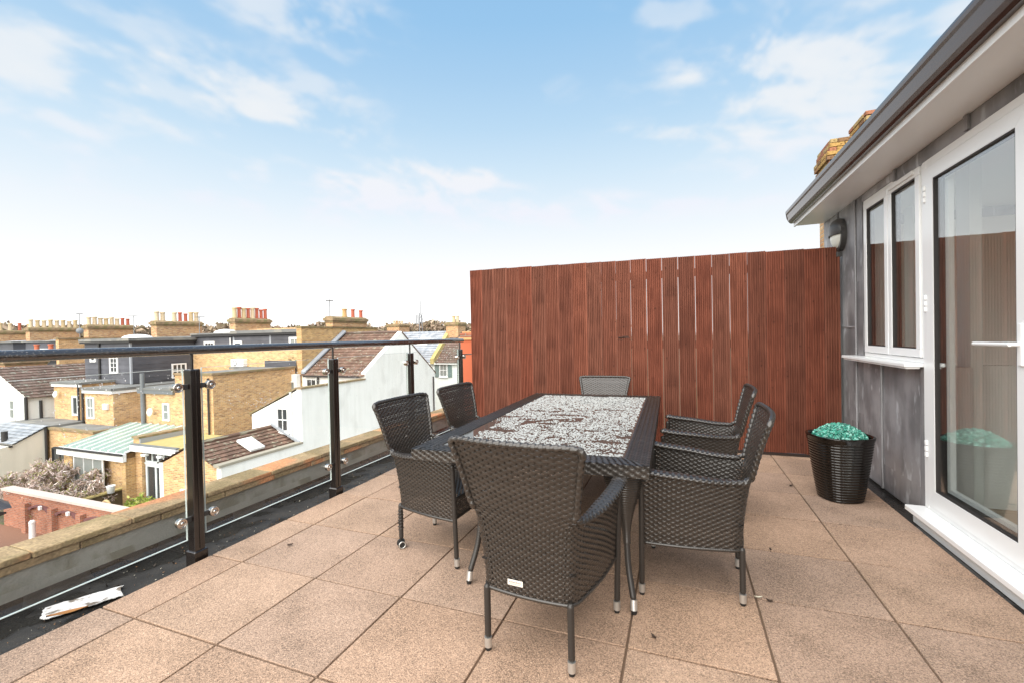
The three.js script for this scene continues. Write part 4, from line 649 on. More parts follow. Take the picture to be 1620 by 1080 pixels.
// stack along z on a party wall, corbelled head, a row of pots; kinds: one digit a pot (. for none)
function stack(label, x, zc, len, y0, y1, pots, potH = 0.75, th = 0.55) {
  const s = thing('chimney_stack', label, 'chimney', [x, y0, zc], 'chimney stacks on the terrace roofs');
  const hl = len / 2, h = th / 2;
  part(s, 'shaft', bx(x - h, x + h, y0, y1 - 0.42, zc - hl, zc + hl), M.brickOld);
  part(s, 'corbel', merge(bx(x - h - 0.05, x + h + 0.05, y1 - 0.42, y1 - 0.30, zc - hl - 0.05, zc + hl + 0.05), bx(x - h - 0.12, x + h + 0.12, y1 - 0.299, y1 - 0.12, zc - hl - 0.12, zc + hl + 0.12)), M.cope);
  part(s, 'flaunching', prism([V(x - h - 0.06, y1 - 0.119, zc + hl + 0.06), V(x + h + 0.06, y1 - 0.119, zc + hl + 0.06), V(x + h - 0.1, y1, zc + hl + 0.06), V(x - h + 0.1, y1, zc + hl + 0.06)], V(0, 0, -len - 0.12)), M.cope);
  [...pots].forEach((k, i) => { if (k === '.') return; part(s, 'chimney_pot', chimneyPot(x, y1 - 0.02, zc + hl - len * (i + 0.5) / pots.length, potH * rr(0.9, 1.1) * (k === '2' ? 0.95 : 1), +k), M.pot[+k]); });
  return s;
}
function aerial(label, x, y0, z, h, n, turn, dish) {
  const a = thing('tv_aerial', label, 'aerial', [x, y0, z], 'television aerials on the roofs');
  const d = V(Math.cos(turn), 0, Math.sin(turn)), e = V(-d.z, 0, d.x), top = V(x, y0 + h, z), at = (t, s = 0) => top.clone().addScaledVector(d, t).addScaledVector(e, s);
  part(a, 'mast', rod(V(x, y0, z), top, 0.03, 6), M.aerial);
  const l = [rod(at(-0.35), at(0.85), 0.02, 5)]; for (let i = 0; i < n; i++) l.push(rod(at(-0.3 + 1.1 * i / n, -0.25), at(-0.3 + 1.1 * i / n, 0.25), 0.012, 4));
  part(a, 'array', merge(l), M.aerial);
  if (dish) part(a, 'dish', new THREE.SphereGeometry(0.36, 16, 8, 0, 6.283, 0, 0.9).rotateX(1.3).rotateY(1.0).translate(x + 0.1, y0 + h * 0.35, z), M.pipeGrey);
}
// grey cladding in boards
function clad(parent, face, at, u0, u1, y0, y1, k0 = 0) { const n = Math.max(3, Math.round((y1 - y0) / 0.3)); for (let i = 0; i < n; i++) { const a = lerp(y0, y1, i / n), b = lerp(y0, y1, (i + 1) / n) - 0.012; part(parent, 'cladding_board', face === 'z' ? bx(u0, u1, a, b, at, at + 0.04) : bx(at, at + 0.04, a, b, u0, u1), M.clad[(i * 5 + k0) % 3 === 1 ? 1 : (i + k0) % 3]); } }
const pipe = (parent, x, y0, y1, z, r = 0.055, m = M.pipe) => part(parent, 'downpipe', cyl(x, y0, y1, z, r, r, 8), m);

{ // A: the white house with the blank gable
  const h = thing('white_house', 'white rendered house with blank gable wall and brown tiled roof', 'house', [-19.5, GY, -23]);
  const z0 = -20.9, z1 = -28.65, zr = -24.6, x0 = -21.75, x1 = -17;
  part(h, 'gable_wall', prism([V(x1, GY, -16.25), V(x1, -0.9, -16.25), V(x1, -0.9, -20.88), V(x1, -0.52, z0), V(x1, 1.88, zr), V(x1, -1.0, z1), V(x1, GY, z1)], V(-0.3, 0, 0)), M.white);
  part(h, 'rear_wall', bx(x0, x1 - 0.302, GY, -0.62, z0 - 0.3, z0), M.white); part(h, 'front_wall', bx(x0, x1 - 0.302, GY, -1.1, z1 + 0.002, z1 + 0.3), M.white);
  const r = tiles(h, V(x0, -0.72, z0 + 0.15), V(x1 - 0.02, -0.72, z0 + 0.15), V(x0, 1.78, zr), V(x1 - 0.02, 1.78, zr), M.tile, 15); tiles(h, V(x1 - 0.02, -1.15, z1 - 0.1), V(x0, -1.15, z1 - 0.1), V(x1 - 0.02, 1.78, zr), V(x0, 1.78, zr), M.tile, 15);
  part(r, 'ridge', rod(V(x0, 1.82, zr), V(x1 - 0.31, 1.82, zr), 0.12, 8), M.tileDark);
  part(r, 'flashing', prism([V(x0 + 0.02, -0.6, z0 + 0.1), V(x0 + 0.28, -0.6, z0 + 0.1), V(x0 + 0.28, -0.5, z0 + 0.1), V(x0 + 0.02, -0.42, z0 + 0.1)], V(0, 2.5, zr - z0)), M.leadTrim);
  part(r, 'skylight', merge(bx(-19.35, -18.5, 0.0, 0.1, 0, 0.9)).rotateX(0.58).translate(0, 0.28, -22.9), M.trim);
  part(r, 'skylight', merge(bx(-19.3, -18.5, 0.0, 0.1, 0, 0.7)).rotateX(0.58).translate(0, 1.15, -24.2), M.trim);
  part(r, 'gutter', bx(x0 + 0.3, x1 - 0.35, -0.78, -0.68, z0 + 0.12, z0 + 0.24), M.pipe); pipe(h, -20.45, -3.4, -0.75, z0 + 0.08, 0.05); pipe(h, -17.6, -3.2, -1.05, -16.17, 0.05, M.trim);
  // gable verge on the street side
  part(h, 'verge', prism([V(x1 + 0.02, 1.9, zr), V(x1 + 0.02, -1.1, z1 - 0.15), V(x1 + 0.02, -1.2, z1 - 0.15), V(x1 + 0.02, 1.78, zr)], V(-0.2, 0, 0)), M.tileDark);
  pipe(h, x1 + 0.06, GY, -1.4, z1 + 0.3, 0.05, M.pipe);
  // outrigger with the mono-pitch top
  part(h, 'outrigger_end', prism([V(-20.3, GY, -16.25), V(-17.302, GY, -16.25), V(-17.302, -0.98, -16.25), V(-20.3, -2.25, -16.25)], V(0, 0, -0.3)), M.white);
  part(h, 'outrigger_side', bx(-20.3, -20.02, GY, -2.26, -20.88, -16.552), M.white);
  tiles(h, V(-20.45, -2.36, -16.3), V(-20.45, -2.36, -20.88), V(-17.25, -0.98, -16.3), V(-17.25, -0.98, -20.88), M.tileGrey, 8);
  part(h, 'parapet_coping', merge(bx(-17.34, -16.94, -0.9, -0.82, -20.86, -16.2), prism([V(-20.42, -2.26, -16.2), V(-17.32, -0.90, -16.2), V(-17.32, -0.82, -16.2), V(-20.42, -2.17, -16.2)], V(0, 0, -0.36))), M.cope);
  win(h, 'z', -18.2, -3.0, -16.25, 0.72, 1.15, 2, 2, { f: 0.06, sill: true }); win(h, 'z', -21.0, -1.75, z0, 0.8, 0.85, 2, 1);
  // gabled extension
  part(h, 'extension_wall', merge(bx(-17.25, -17.0, GY, -3.52, -16.248, -12.2), bx(-20.75, -20.5, GY, -3.62, -16.248, -12.2)), M.white);
  part(h, 'extension_gable', prism([V(-20.498, GY, -12.2), V(-17.252, GY, -12.2), V(-17.252, -3.6, -12.2), V(-18.9, -2.88, -12.2), V(-20.498, -3.6, -12.2)], V(0, 0, -0.25)), M.brick[2]);
  const er = tiles(h, V(-17.28, -3.56, -12.15), V(-17.28, -3.56, -16.24), V(-18.9, -2.84, -12.15), V(-18.9, -2.84, -16.24), M.tile, 7, 'extension_roof'); tiles(h, V(-20.8, -3.66, -16.24), V(-20.8, -3.66, -12.15), V(-18.9, -2.84, -16.24), V(-18.9, -2.84, -12.15), M.tile, 8, 'extension_roof');
  part(er, 'ridge', rod(V(-18.9, -2.79, -12.1), V(-18.9, -2.79, -16.2), 0.1, 8), M.tile);
  part(er, 'skylight', prism([V(-17.5, -3.36, -13.9), V(-18.35, -2.98, -13.9), V(-18.35, -2.98, -14.6), V(-17.5, -3.36, -14.6)], V(0.03, 0.09, 0)), M.trim);
  part(er, 'flashing', prism([V(-17.1, -3.5, -16.24), V(-18.9, -2.7, -16.24), V(-18.9, -2.6, -16.24), V(-17.1, -3.4, -16.24)], V(0, 0, 0.12)), M.leadTrim);
  part(h, 'wall_coping', bx(-17.3, -16.95, -3.52, -3.42, -16.24, -12.1), M.stone);
  part(h, 'garden_wall', bx(-17.2, -17.0, GY, -4.7, -12.198, -8), M.white);
  part(h, 'door', merge(bx(-19.35, -19.28, GY, -4.6, -12.198, -12.12), bx(-18.72, -18.65, GY, -4.6, -12.198, -12.12), bx(-19.28, -18.72, -4.67, -4.6, -12.198, -12.12), bx(-19.28, -18.72, -5.7, -5.63, -12.198, -12.13), rod(V(-19.28, -5.65, -12.16), V(-18.72, -4.65, -12.16), 0.03), rod(V(-18.72, -5.65, -12.15), V(-19.28, -4.65, -12.15), 0.03)), M.trim);
}
{ // brick party wall and chimney against the white house roof
  const w = thing('party_wall', 'tall yellow brick party wall rising beside the brown tiled roof', 'wall', [-22, GY, -24]);
  part(w, 'brickwork', prism([V(-21.78, GY, -20.95), V(-21.78, 2.2, -20.95), V(-21.78, 2.2, -28.3), V(-21.78, GY, -28.3)], V(-0.4, 0, 0)), M.brick[1]);
  part(w, 'coping', bx(-22.24, -21.72, 2.2, 2.3, -28.3, -20.9), M.cope);
  stack('broad brick chimney with two red pots between grey cladding and brown roof', -21.98, -25.2, 3.4, 2.3, 3.0, '...3.2.2', 0.6, 0.6);
}
{ // B: yellow brick pair with the grey clad dormer
  const h = thing('brick_house', 'yellow brick house with long grey clad dormer and white windows', 'house', [-27, GY, -22]);
  part(h, 'rear_wall', bx(-32.3, -22.2, GY, -0.62, -21.2, -20.9), M.brick[0]); part(h, 'core', bx(-32.3, -22.25, GY, 1.2, -28.3, -21.25), M.brick[0]);
  part(h, 'bay', bx(-22.9, -21.9, -3, -0.62, -20.898, -20.6), M.white); win(h, 'z', -22.42, -1.98, -20.6, 0.85, 0.95, 2, 1, { f: 0.08, pane: M.paneLight });
  part(h, 'dormer', bx(-32.4, -22.2, -0.618, 1.95, -24.8, -21.55), M.clad[0]);
  clad(h, 'z', -21.55, -24.95, -22.25, -0.6, 1.8, 0); clad(h, 'z', -21.55, -28.3, -25.1, -0.6, 1.75, 1); clad(h, 'z', -21.55, -32.3, -28.45, -0.6, 1.75, 2);
  part(h, 'lead_corner', merge(bx(-25.09, -24.96, -0.6, 1.8, -21.552, -21.49), bx(-28.44, -28.31, -0.6, 1.75, -21.552, -21.49)), M.leadTrim);
  part(h, 'dormer_roof', merge(bx(-32.45, -28.4, 1.96, 2.06, -25, -21.3), bx(-28.39, -22.2, 1.955, 2.16, -25, -21.25)), M.flatRoof); part(h, 'fascia', merge(bx(-32.4, -28.4, 1.8, 1.958, -21.5, -21.34), bx(-28.39, -22.22, 1.82, 1.953, -21.48, -21.3)), M.pipe);
  part(h, 'ridge_parapet', bx(-31, -22.3, 2.162, 2.36, -25.2, -24.6), M.brick[2]); part(h, 'rooflight', new THREE.SphereGeometry(1, 16, 6, 0, 6.283, 0, 1.57).scale(1.0, 0.28, 0.6).translate(-30.6, 2.06, -22.6), M.trim);
  win(h, 'z', -30.75, 0.3, -21.51, 1.05, 1.2, 3, 3, { f: 0.12 }); win(h, 'z', -27.98, 0.28, -21.51, 0.8, 1.2, 1, 2, { f: 0.14, sill: true }); win(h, 'z', -22.9, 0.0, -21.51, 0.95, 1.65, 2, 2, { f: 0.14, pane: M.paneLight });
  part(h, 'balcony_glass', bx(-24.9, -22.25, -0.62, 0.2, -20.95, -20.93), M.clad[0]);
  pipe(h, -25.6, -0.6, 1.3, -21.42, 0.04, M.trim); pipe(h, -28.6, -0.6, 1.7, -21.42, 0.04, M.trim);
  // outriggers
  part(h, 'outrigger', merge(bx(-25.2, -22.3, GY, -0.25, -20.895, -15.7)), M.brick[2]); part(h, 'outrigger', bx(-28.1, -25.202, GY, -1.1, -20.895, -15.705), M.brick[0]);
  part(h, 'outrigger_roof', merge(bx(-25.1, -22.5, -0.249, -0.2, -20.89, -15.8), bx(-28.2, -25.21, -1.1, -0.98, -20.89, -15.55)), M.flatRoof);
  part(h, 'parapet_coping', merge(bx(-22.5, -22.22, -0.25, -0.14, -20.89, -15.62), bx(-25.22, -22.52, -0.25, -0.15, -15.9, -15.62)), M.cope);
  part(h, 'fascia', bx(-28.2, -25.24, -1.3, -1.101, -15.7, -15.58), M.pipeGrey);
  win(h, 'z', -25.95, -2.75, -15.705, 0.55, 0.95, 1, 2, { f: 0.09, pane: M.paneLight }); pipe(h, -22.55, GY, -0.4, -15.62, 0.05); pipe(h, -27.75, GY + 2, -0.2, -15.6, 0.11, M.pipeGrey);
  part(h, 'satellite_dish', new THREE.SphereGeometry(0.28, 14, 6, 0, 6.283, 0, 0.9).rotateX(1.4).translate(-26.9, -2.3, -15.6), M.trim);
  const ac = part(h, 'air_conditioner', rbx(-28.0, -26.85, -0.2, 0.28, -21.3, -20.95, 0.03), M.trim); part(ac, 'fan_grille', new THREE.TorusGeometry(0.16, 0.03, 6, 18).translate(-27.6, 0.04, -20.95), M.pipeGrey);
  part(h, 'roof_under_conditioner', bx(-28.1, -25.2, -0.35, -0.21, -21.4, -20.9), M.flatRoof);
  // window box
  const im = []; for (let k = 0; k < 120; k++) im.push(new THREE.PlaneGeometry(0.12, 0.1).rotateX(rnd() * 6).rotateY(rnd() * 6).translate(-22.9 + rr(-0.5, 0.5), 0.15 + rr(-0.1, 0.3), -21.35 + rr(-0.1, 0.1)));
  part(h, 'window_box_plants', merge(im), std([0.03, 0.14, 0.05], 0.8));
}
{ // L-shaped dormer pod of the next house
  const h = thing('clad_dormer_house', 'house with dark grey clad box dormer above a yellow brick outrigger', 'house', [-34, GY, -20]);
  part(h, 'pod', bx(-37.1, -32.25, -1.1, 1.62, -21.5, -17.55), M.clad[0]);
  clad(h, 'z', -17.55, -37.05, -32.26, -1.05, 1.6, 2); clad(h, 'x', -32.25, -21.4, -17.56, -1.05, 1.6, 0);
  part(h, 'lead_corner', bx(-32.3, -32.18, -1.08, 1.62, -17.58, -17.48), M.leadTrim);
  part(h, 'pod_roof', bx(-37.3, -32.0, 1.625, 1.8, -21.6, -17.3), M.flatRoof); part(h, 'pod_fascia', merge(bx(-37.3, -32.05, 1.5, 1.62, -17.46, -17.35), bx(-32.16, -32.06, 1.5, 1.62, -21.5, -17.47)), M.pipe);
  part(h, 'rooflight', new THREE.SphereGeometry(1, 16, 6, 0, 6.283, 0, 1.57).scale(0.9, 0.25, 0.8).translate(-33.8, 1.8, -18.8), M.trim);
  win(h, 'z', -33.9, -0.42, -17.51, 0.85, 1.35, 2, 4, { f: 0.11 }); win(h, 'z', -36.1, 0.3, -17.51, 0.6, 0.7, 1, 1, { f: 0.12 }); win(h, 'x', -20.35, -0.95, -32.21, 0.95, 1.0, 3, 2, { f: 0.09, bar: 0.06 });
  pipe(h, -35.35, -2.4, 1.5, -17.45, 0.07);
  part(h, 'core', bx(-41, -32.35, GY, 1.4, -28.3, -21.55), M.brick[0]); part(h, 'rear_roof', bx(-41, -32.36, 1.4, 1.9, -26, -21.5), M.flatRoof);
  part(h, 'outrigger', bx(-33.35, -30.6, GY, -1.25, -20.9, -15.7), M.brick[0]); part(h, 'outrigger_roof', bx(-33.45, -30.5, -1.249, -1.1, -20.9, -15.55), M.flatRoof); part(h, 'fascia', merge(bx(-33.4, -30.52, -1.42, -1.252, -15.698, -15.58), bx(-30.598, -30.53, -1.42, -1.252, -20.9, -15.7)), M.trim);
  part(h, 'outrigger_wing', bx(-36.8, -33.9, GY, -0.95, -20.9, -15.8), M.brick[2]); part(h, 'outrigger_roof', bx(-36.9, -33.8, -0.949, -0.82, -20.9, -15.65), M.flatRoof); part(h, 'fascia', bx(-36.85, -33.82, -1.1, -0.951, -15.798, -15.68), M.trim);
  part(h, 'wing_link', bx(-33.9, -33.36, GY, -1.4, -20.9, -16.2), M.brick[0]);
  win(h, 'z', -32.75, -2.95, -15.7, 0.75, 1.3, 2, 2, { f: 0.09, pane: M.paneLight }); win(h, 'z', -34.5, -2.85, -15.8, 0.65, 1.2, 1, 1, { f: 0.11 });
  part(h, 'boiler_flue_box', rbx(-31.4, -31.0, -2.35, -2.0, -15.7, -15.55, 0.03), M.trim); part(h, 'satellite_dish', new THREE.SphereGeometry(0.26, 14, 6, 0, 6.283, 0, 0.9).rotateX(1.4).translate(-36.1, -1.6, -15.7), M.trim);
  pipe(h, -33.5, GY, -1.3, -15.66, 0.06); pipe(h, -34.0, GY + 2, -0.9, -15.7, 0.06);
  part(h, 'party_wall', bx(-45.2, -44.8, GY, 1.9, -28, -19.6), M.brick[2]); part(h, 'wall_coping', bx(-45.3, -44.7, 1.9, 2.0, -28, -19.5), M.cope);
}
{ // row continuing to the left
  const h = thing('distant_terrace_house', 'far house of the row with grey roof dormers and two orange pots', 'house', [-52, GY, -23]);
  part(h, 'core', bx(-70, -45.25, GY, 0.6, -28.3, -21), M.brick[0]); tiles(h, V(-70, 0.2, -20.8), V(-45.25, 0.2, -20.8), V(-70, 2.0, -24.6), V(-45.25, 2.0, -24.6), M.slate, 12);
  for (const [x0, x1] of [[-52, -46.5], [-60, -54]]) { part(h, 'dormer', bx(x0, x1, -0.4, 1.75, -24, -20.6), M.clad[1]); part(h, 'dormer_roof', bx(x0 - 0.2, x1 + 0.2, 1.752, 1.86, -24, -20.4), M.flatRoof); win(h, 'z', (x0 + x1) / 2, 0.1, -20.6, 1.6, 1.1, 3, 1, { f: 0.15 }); }
  for (const x of [-46.6, -48.6]) part(h, 'flower_pot', chimneyPot(x, 0.95, -19.9, 0.6, 0).scale(1, 1, 1), M.terracotta);
  part(h, 'roof_terrace', bx(-52, -45.3, 0.5, 0.94, -20.58, -19.4), M.leadTrim);
  stack('short brick chimney without pots in front of the far grey roofs', -44.3, -17.4, 2.2, -1.2, 0.55, '....', 0.5, 0.9);
}
{ // white outrigger with pitched roof, cream lean-to
  const h = thing('white_outrigger', 'white painted rear wing with brown grey tiled roof', 'house', [-40, GY, -17]);
  part(h, 'wall', prism([V(-46, GY, -15), V(-37.9, GY, -15), V(-37.9, -1.75, -15), V(-41.9, 0.0, -15), V(-46, -1.75, -15)], V(0, 0, -6)), M.white);
  tiles(h, V(-37.7, -1.8, -14.9), V(-37.7, -1.8, -21), V(-41.9, 0.08, -14.9), V(-41.9, 0.08, -21), M.tileDark, 12); tiles(h, V(-46.2, -1.8, -21), V(-46.2, -1.8, -14.9), V(-41.9, 0.08, -21), V(-41.9, 0.08, -14.9), M.tileDark, 12);
  win(h, 'z', -39.6, -3.2, -15, 0.7, 1.3, 1, 2, { f: 0.12, pane: M.paneLight }); pipe(h, -37.8, -5, -1.7, -14.9, 0.09); pipe(h, -37.85, -5, -2, -15.6, 0.08);
  const c = thing('cream_lean_to', 'cream rendered lean-to with pale grey slate roof', 'extension', [-35, GY, -13]);
  part(c, 'wall', prism([V(-33.5, GY, -14), V(-33.5, -3.2, -14), V(-33.5, -3.85, -12.7), V(-33.5, -4.0, -11.6), V(-33.5, GY, -11.6)], V(-4.5, 0, 0)), M.cream);
  tiles(c, V(-38.2, -3.82, -12.6), V(-33.4, -3.82, -12.6), V(-38.2, -3.08, -14.05), V(-33.4, -3.08, -14.05), M.slate, 7); pipe(c, -34.6, -3.8, -3.2, -12.75, 0.14);
  part(c, 'gutter', bx(-38.2, -33.4, -3.95, -3.86, -12.6, -12.48), M.pipe);
  part(c, 'roof_back', bx(-38.2, -33.5, -3.3, -3.12, -16, -14.06), M.flatRoof); pipe(c, -33.42, GY, -3.2, -13.95, 0.07);
}
{ // single-storey extensions
  const b = thing('brick_extension', 'single storey yellow brick extension with flat roof beside the cream wall', 'extension', [-31.5, GY, -15]);
  part(b, 'wall', bx(-34.0, -29.2, GY, -3.3, -15.68, -14.1), M.brick[2]); part(b, 'flat_roof', bx(-33.8, -29.4, -3.299, -3.24, -15.6, -14.3), M.flatRoof); part(b, 'coping', merge(bx(-34.05, -29.15, -3.298, -3.18, -14.3, -14.02), bx(-29.4, -29.14, -3.298, -3.18, -15.68, -14.302), bx(-34.05, -33.8, -3.298, -3.18, -15.68, -14.302)), M.cope);
  win(b, 'z', -32.4, -5.4, -14.1, 1.5, 1.1, 2, 1, { f: 0.08, mat: M.pipe });
  part(b, 'side_wall', bx(-29.4, -29.0, GY, -3.1, -17.2, -15.69), M.brick[0]);
  const g = thing('glazed_extension', 'low extension with a pale green glass roof and white fascia', 'extension', [-26.5, GY, -14]);
  const gp = [V(-29.0, -3.62, -12.7), V(-24.0, -3.62, -12.7), V(-24.0, -2.98, -15.65), V(-29.0, -2.98, -15.65)];
  for (let i = 0; i < 8; i++) { const a = i / 8, c = (i + 1) / 8 - 0.012, at = (t, z) => V(lerp(-29.0, -24.0, t), z ? -2.98 : -3.62, z ? -15.65 : -12.7); part(g, 'roof_pane', prism([at(a, 0), at(c, 0), at(c, 1), at(a, 1)], V(0, 0.03, 0)), M.glassRoof); part(g, 'glazing_bar', prism([at(c, 0), at((i + 1) / 8, 0), at((i + 1) / 8, 1), at(c, 1)], V(0, 0.07, 0)), M.trim); }
  part(g, 'fascia', bx(-29.2, -23.9, -3.98, -3.63, -12.7, -12.55), M.trim); part(g, 'gutter', bx(-29.25, -23.85, -3.68, -3.60, -12.54, -12.44), M.pipe);
  part(g, 'wall', merge(bx(-28.9, -28.2, GY, -3.99, -12.95, -12.7), bx(-24.3, -24.0, GY, -3.9, -15.65, -12.71)), M.brick[1]); win(g, 'z', -26.9, -5.9, -12.75, 2.4, 1.9, 3, 1, { pane: M.paneLight }); part(g, 'back_wall', bx(-28.9, -24.3, GY, -3.7, -15.6, -13.0), M.brick[0]);
  const f = thing('conservatory', 'flat roofed conservatory with grey white glazed front and mossy roof', 'conservatory', [-22.5, GY, -14.5]);
  part(f, 'roof', bx(-23.95, -20.85, -3.36, -3.28, -15.69, -13.1), M.moss); part(f, 'fascia', bx(-24.1, -20.9, -3.56, -3.30, -13.1, -12.94), M.trim); part(f, 'roof_edge', bx(-24.1, -20.9, -3.295, -3.24, -13.14, -12.98), M.pipeGrey);
  part(f, 'party_parapet', merge(bx(-24.45, -24.0, GY + 2, -3.05, -15.69, -13.3)), M.brick[1]); part(f, 'parapet_flashing', bx(-24.0, -23.93, -3.3, -3.06, -15.69, -13.3), M.leadTrim); part(f, 'coping', bx(-24.5, -23.95, -3.05, -2.96, -15.69, -13.25), M.cope);
  part(f, 'corner_pier', bx(-23.99, -23.55, GY, -3.57, -13.4, -13.12), M.brick[2]); part(f, 'wall', bx(-23.9, -20.95, GY, -3.4, -15.6, -13.6), std([0.12, 0.11, 0.1], 0.8));
  const gm = std([0.62, 0.66, 0.66], 0.6); win(f, 'z', -22.2, -4.1, -13.3, 2.6, 0.5, 6, 1, { f: 0.07, bar: 0.09, mat: gm, pane: M.pane }); win(f, 'z', -22.2, -6.5, -13.3, 2.6, 2.32, 4, 1, { f: 0.12, bar: 0.12, mat: gm, pane: M.pane }); part(f, 'transom', bx(-23.5, -20.9, -4.17, -4.11, -13.3, -13.2), gm);
  for (const x of [-23.1, -22.0]) part(f, 'wall_light', rbx(x - 0.14, x + 0.14, -3.74, -3.64, -13.1, -12.9, 0.02), M.trim);
}
// chimneys and aerials along the ridge
stack('chimney with red and cream pots on a black cap above the grey dormer', -31.1, -25, 3.0, 1.6, 3.2, '02021222', 0.85, 0.6);
stack('broad chimney with seven pots, two of them red, left of the black capped one', -39.6, -25, 3.6, 1.4, 3.25, '11.12201', 0.8, 0.7);
stack('chimney with six cream and two short red pots', -49, -25, 3.4, 1.2, 3.2, '11101122', 0.7, 0.7);
stack('chimney with eight cream pots between two other stacks', -57.9, -25, 3.8, 0.9, 3.2, '10101010', 0.75, 0.7);
stack('chimney at the left end of the row, one tall red pot', -66, -25, 3.6, 0.9, 3.1, '10120', 0.8, 0.7);
aerial('aerial with a round dish on its mast over the far roofs', -52.3, 1.8, -24.4, 2.5, 7, 0.3, true);
aerial('slim aerial beside the chimney with six cream pots', -45.4, 2.2, -25, 1.7, 9, 2.8, false);
aerial('tall thin aerial above the brick party wall', -23.3, 2.3, -25, 1.9, 6, 0.8, false);
aerial('small faint aerial between the two middle chimneys', -36.9, 2, -25, 1.5, 5, 0.2, false);
// across the street
{
  const h = thing('shuttered_house', 'white house across the street with grey green window shutters', 'house', [-20.5, GY, -40]);
  part(h, 'front_wall', bx(-23.8, -12, GY, -0.95, -45, -38), M.render2); tiles(h, V(-22.3, -1.0, -37.7), V(-12, -1.0, -37.7), V(-22.3, 1.9, -41.4), V(-12, 1.9, -41.4), M.tileDark, 14);
  part(h, 'fascia', bx(-23.9, -12, -1.15, -0.97, -37.98, -37.75), M.trim);
  for (const x of [-21.55, -18.9, -16.3]) { win(h, 'z', x, -2.35, -38, 0.85, 1.25, 2, 2, { f: 0.08, sill: true, pane: M.paneLight }); for (const s of [-1, 1]) part(h, 'shutter', bx(x + s * 0.72 - 0.22, x + s * 0.72 + 0.22, -2.4, -1.12, -38, -37.94), M.shutter); }
  win(h, 'z', -19.8, -5.6, -38, 1.4, 1.5, 3, 2, { f: 0.08 });
  const r2 = thing('slate_roofed_house', 'grey slate roofed house between the white gable and the shuttered house', 'house', [-27, GY, -41]);
  part(r2, 'wall', bx(-32, -23.82, GY, -0.9, -45, -38.1), M.brick[0]); tiles(r2, V(-32, -0.95, -37.8), V(-22.9, -0.95, -37.8), V(-32, 2.1, -41.4), V(-22.9, 2.1, -41.4), M.slate, 14);
  part(r2, 'party_parapet', prism([V(-22.85, -1.1, -37.7), V(-22.85, -0.6, -37.7), V(-22.85, 2.35, -41.4), V(-22.85, 1.9, -41.4)], V(0.4, 0, 0)), M.moss);
  part(r2, 'skylight', prism([V(-25.6, 0.6, -39.7), V(-24.4, 0.6, -39.7), V(-24.4, 1.3, -40.5), V(-25.6, 1.3, -40.5)], V(0, 0.12, 0.1)), M.trim);
  stack('square brick chimney with two pots above the shuttered house', -22.0, -41.6, 1.7, 0.5, 3.0, '01', 0.7, 1.4);
  stack('low brick chimney with small pots behind the brown roof ridge', -36.5, -52, 2.4, 0, 3.4, '1301', 0.5, 2.0);
  const fr = thing('far_street_house', 'far brown roofed terrace behind the brown ridge', 'house', [-34, GY, -52]);
  part(fr, 'wall', bx(-48, -24, GY, 0.2, -56, -50), M.brick[1]); tiles(fr, V(-48, 0.1, -49.8), V(-24, 0.1, -49.8), V(-48, 2.0, -53), V(-24, 2.0, -53), M.tile, 12);
  const mast = thing('lattice_mast', 'grey lattice telephone mast standing behind the brick chimney', 'mast', [-38, GY, -60]);
  const l = []; for (const [dx, dz] of [[-0.35, -0.35], [0.35, -0.35], [0, 0.4]]) l.push(rod(V(-38 + dx, GY, -60 + dz), V(-38 + dx * 0.6, 5.3, -60 + dz * 0.6), 0.05, 5)); for (let k = 0; k < 14; k++) l.push(rod(V(-38.3, GY + k * 0.85, -60.3), V(-37.7, GY + k * 0.85 + 0.8, -60.3), 0.03, 4)); for (let k = 0; k < 4; k++) l.push(rod(V(-38.5 + k * 0.3, 3.6, -59.7), V(-38.5 + k * 0.3, 5.0, -59.7), 0.07, 5)); l.push(rod(V(-37.9, 5, -60), V(-37.9, 7.2, -60), 0.05, 5));
  part(mast, 'lattice', merge(l), M.aerial);
}
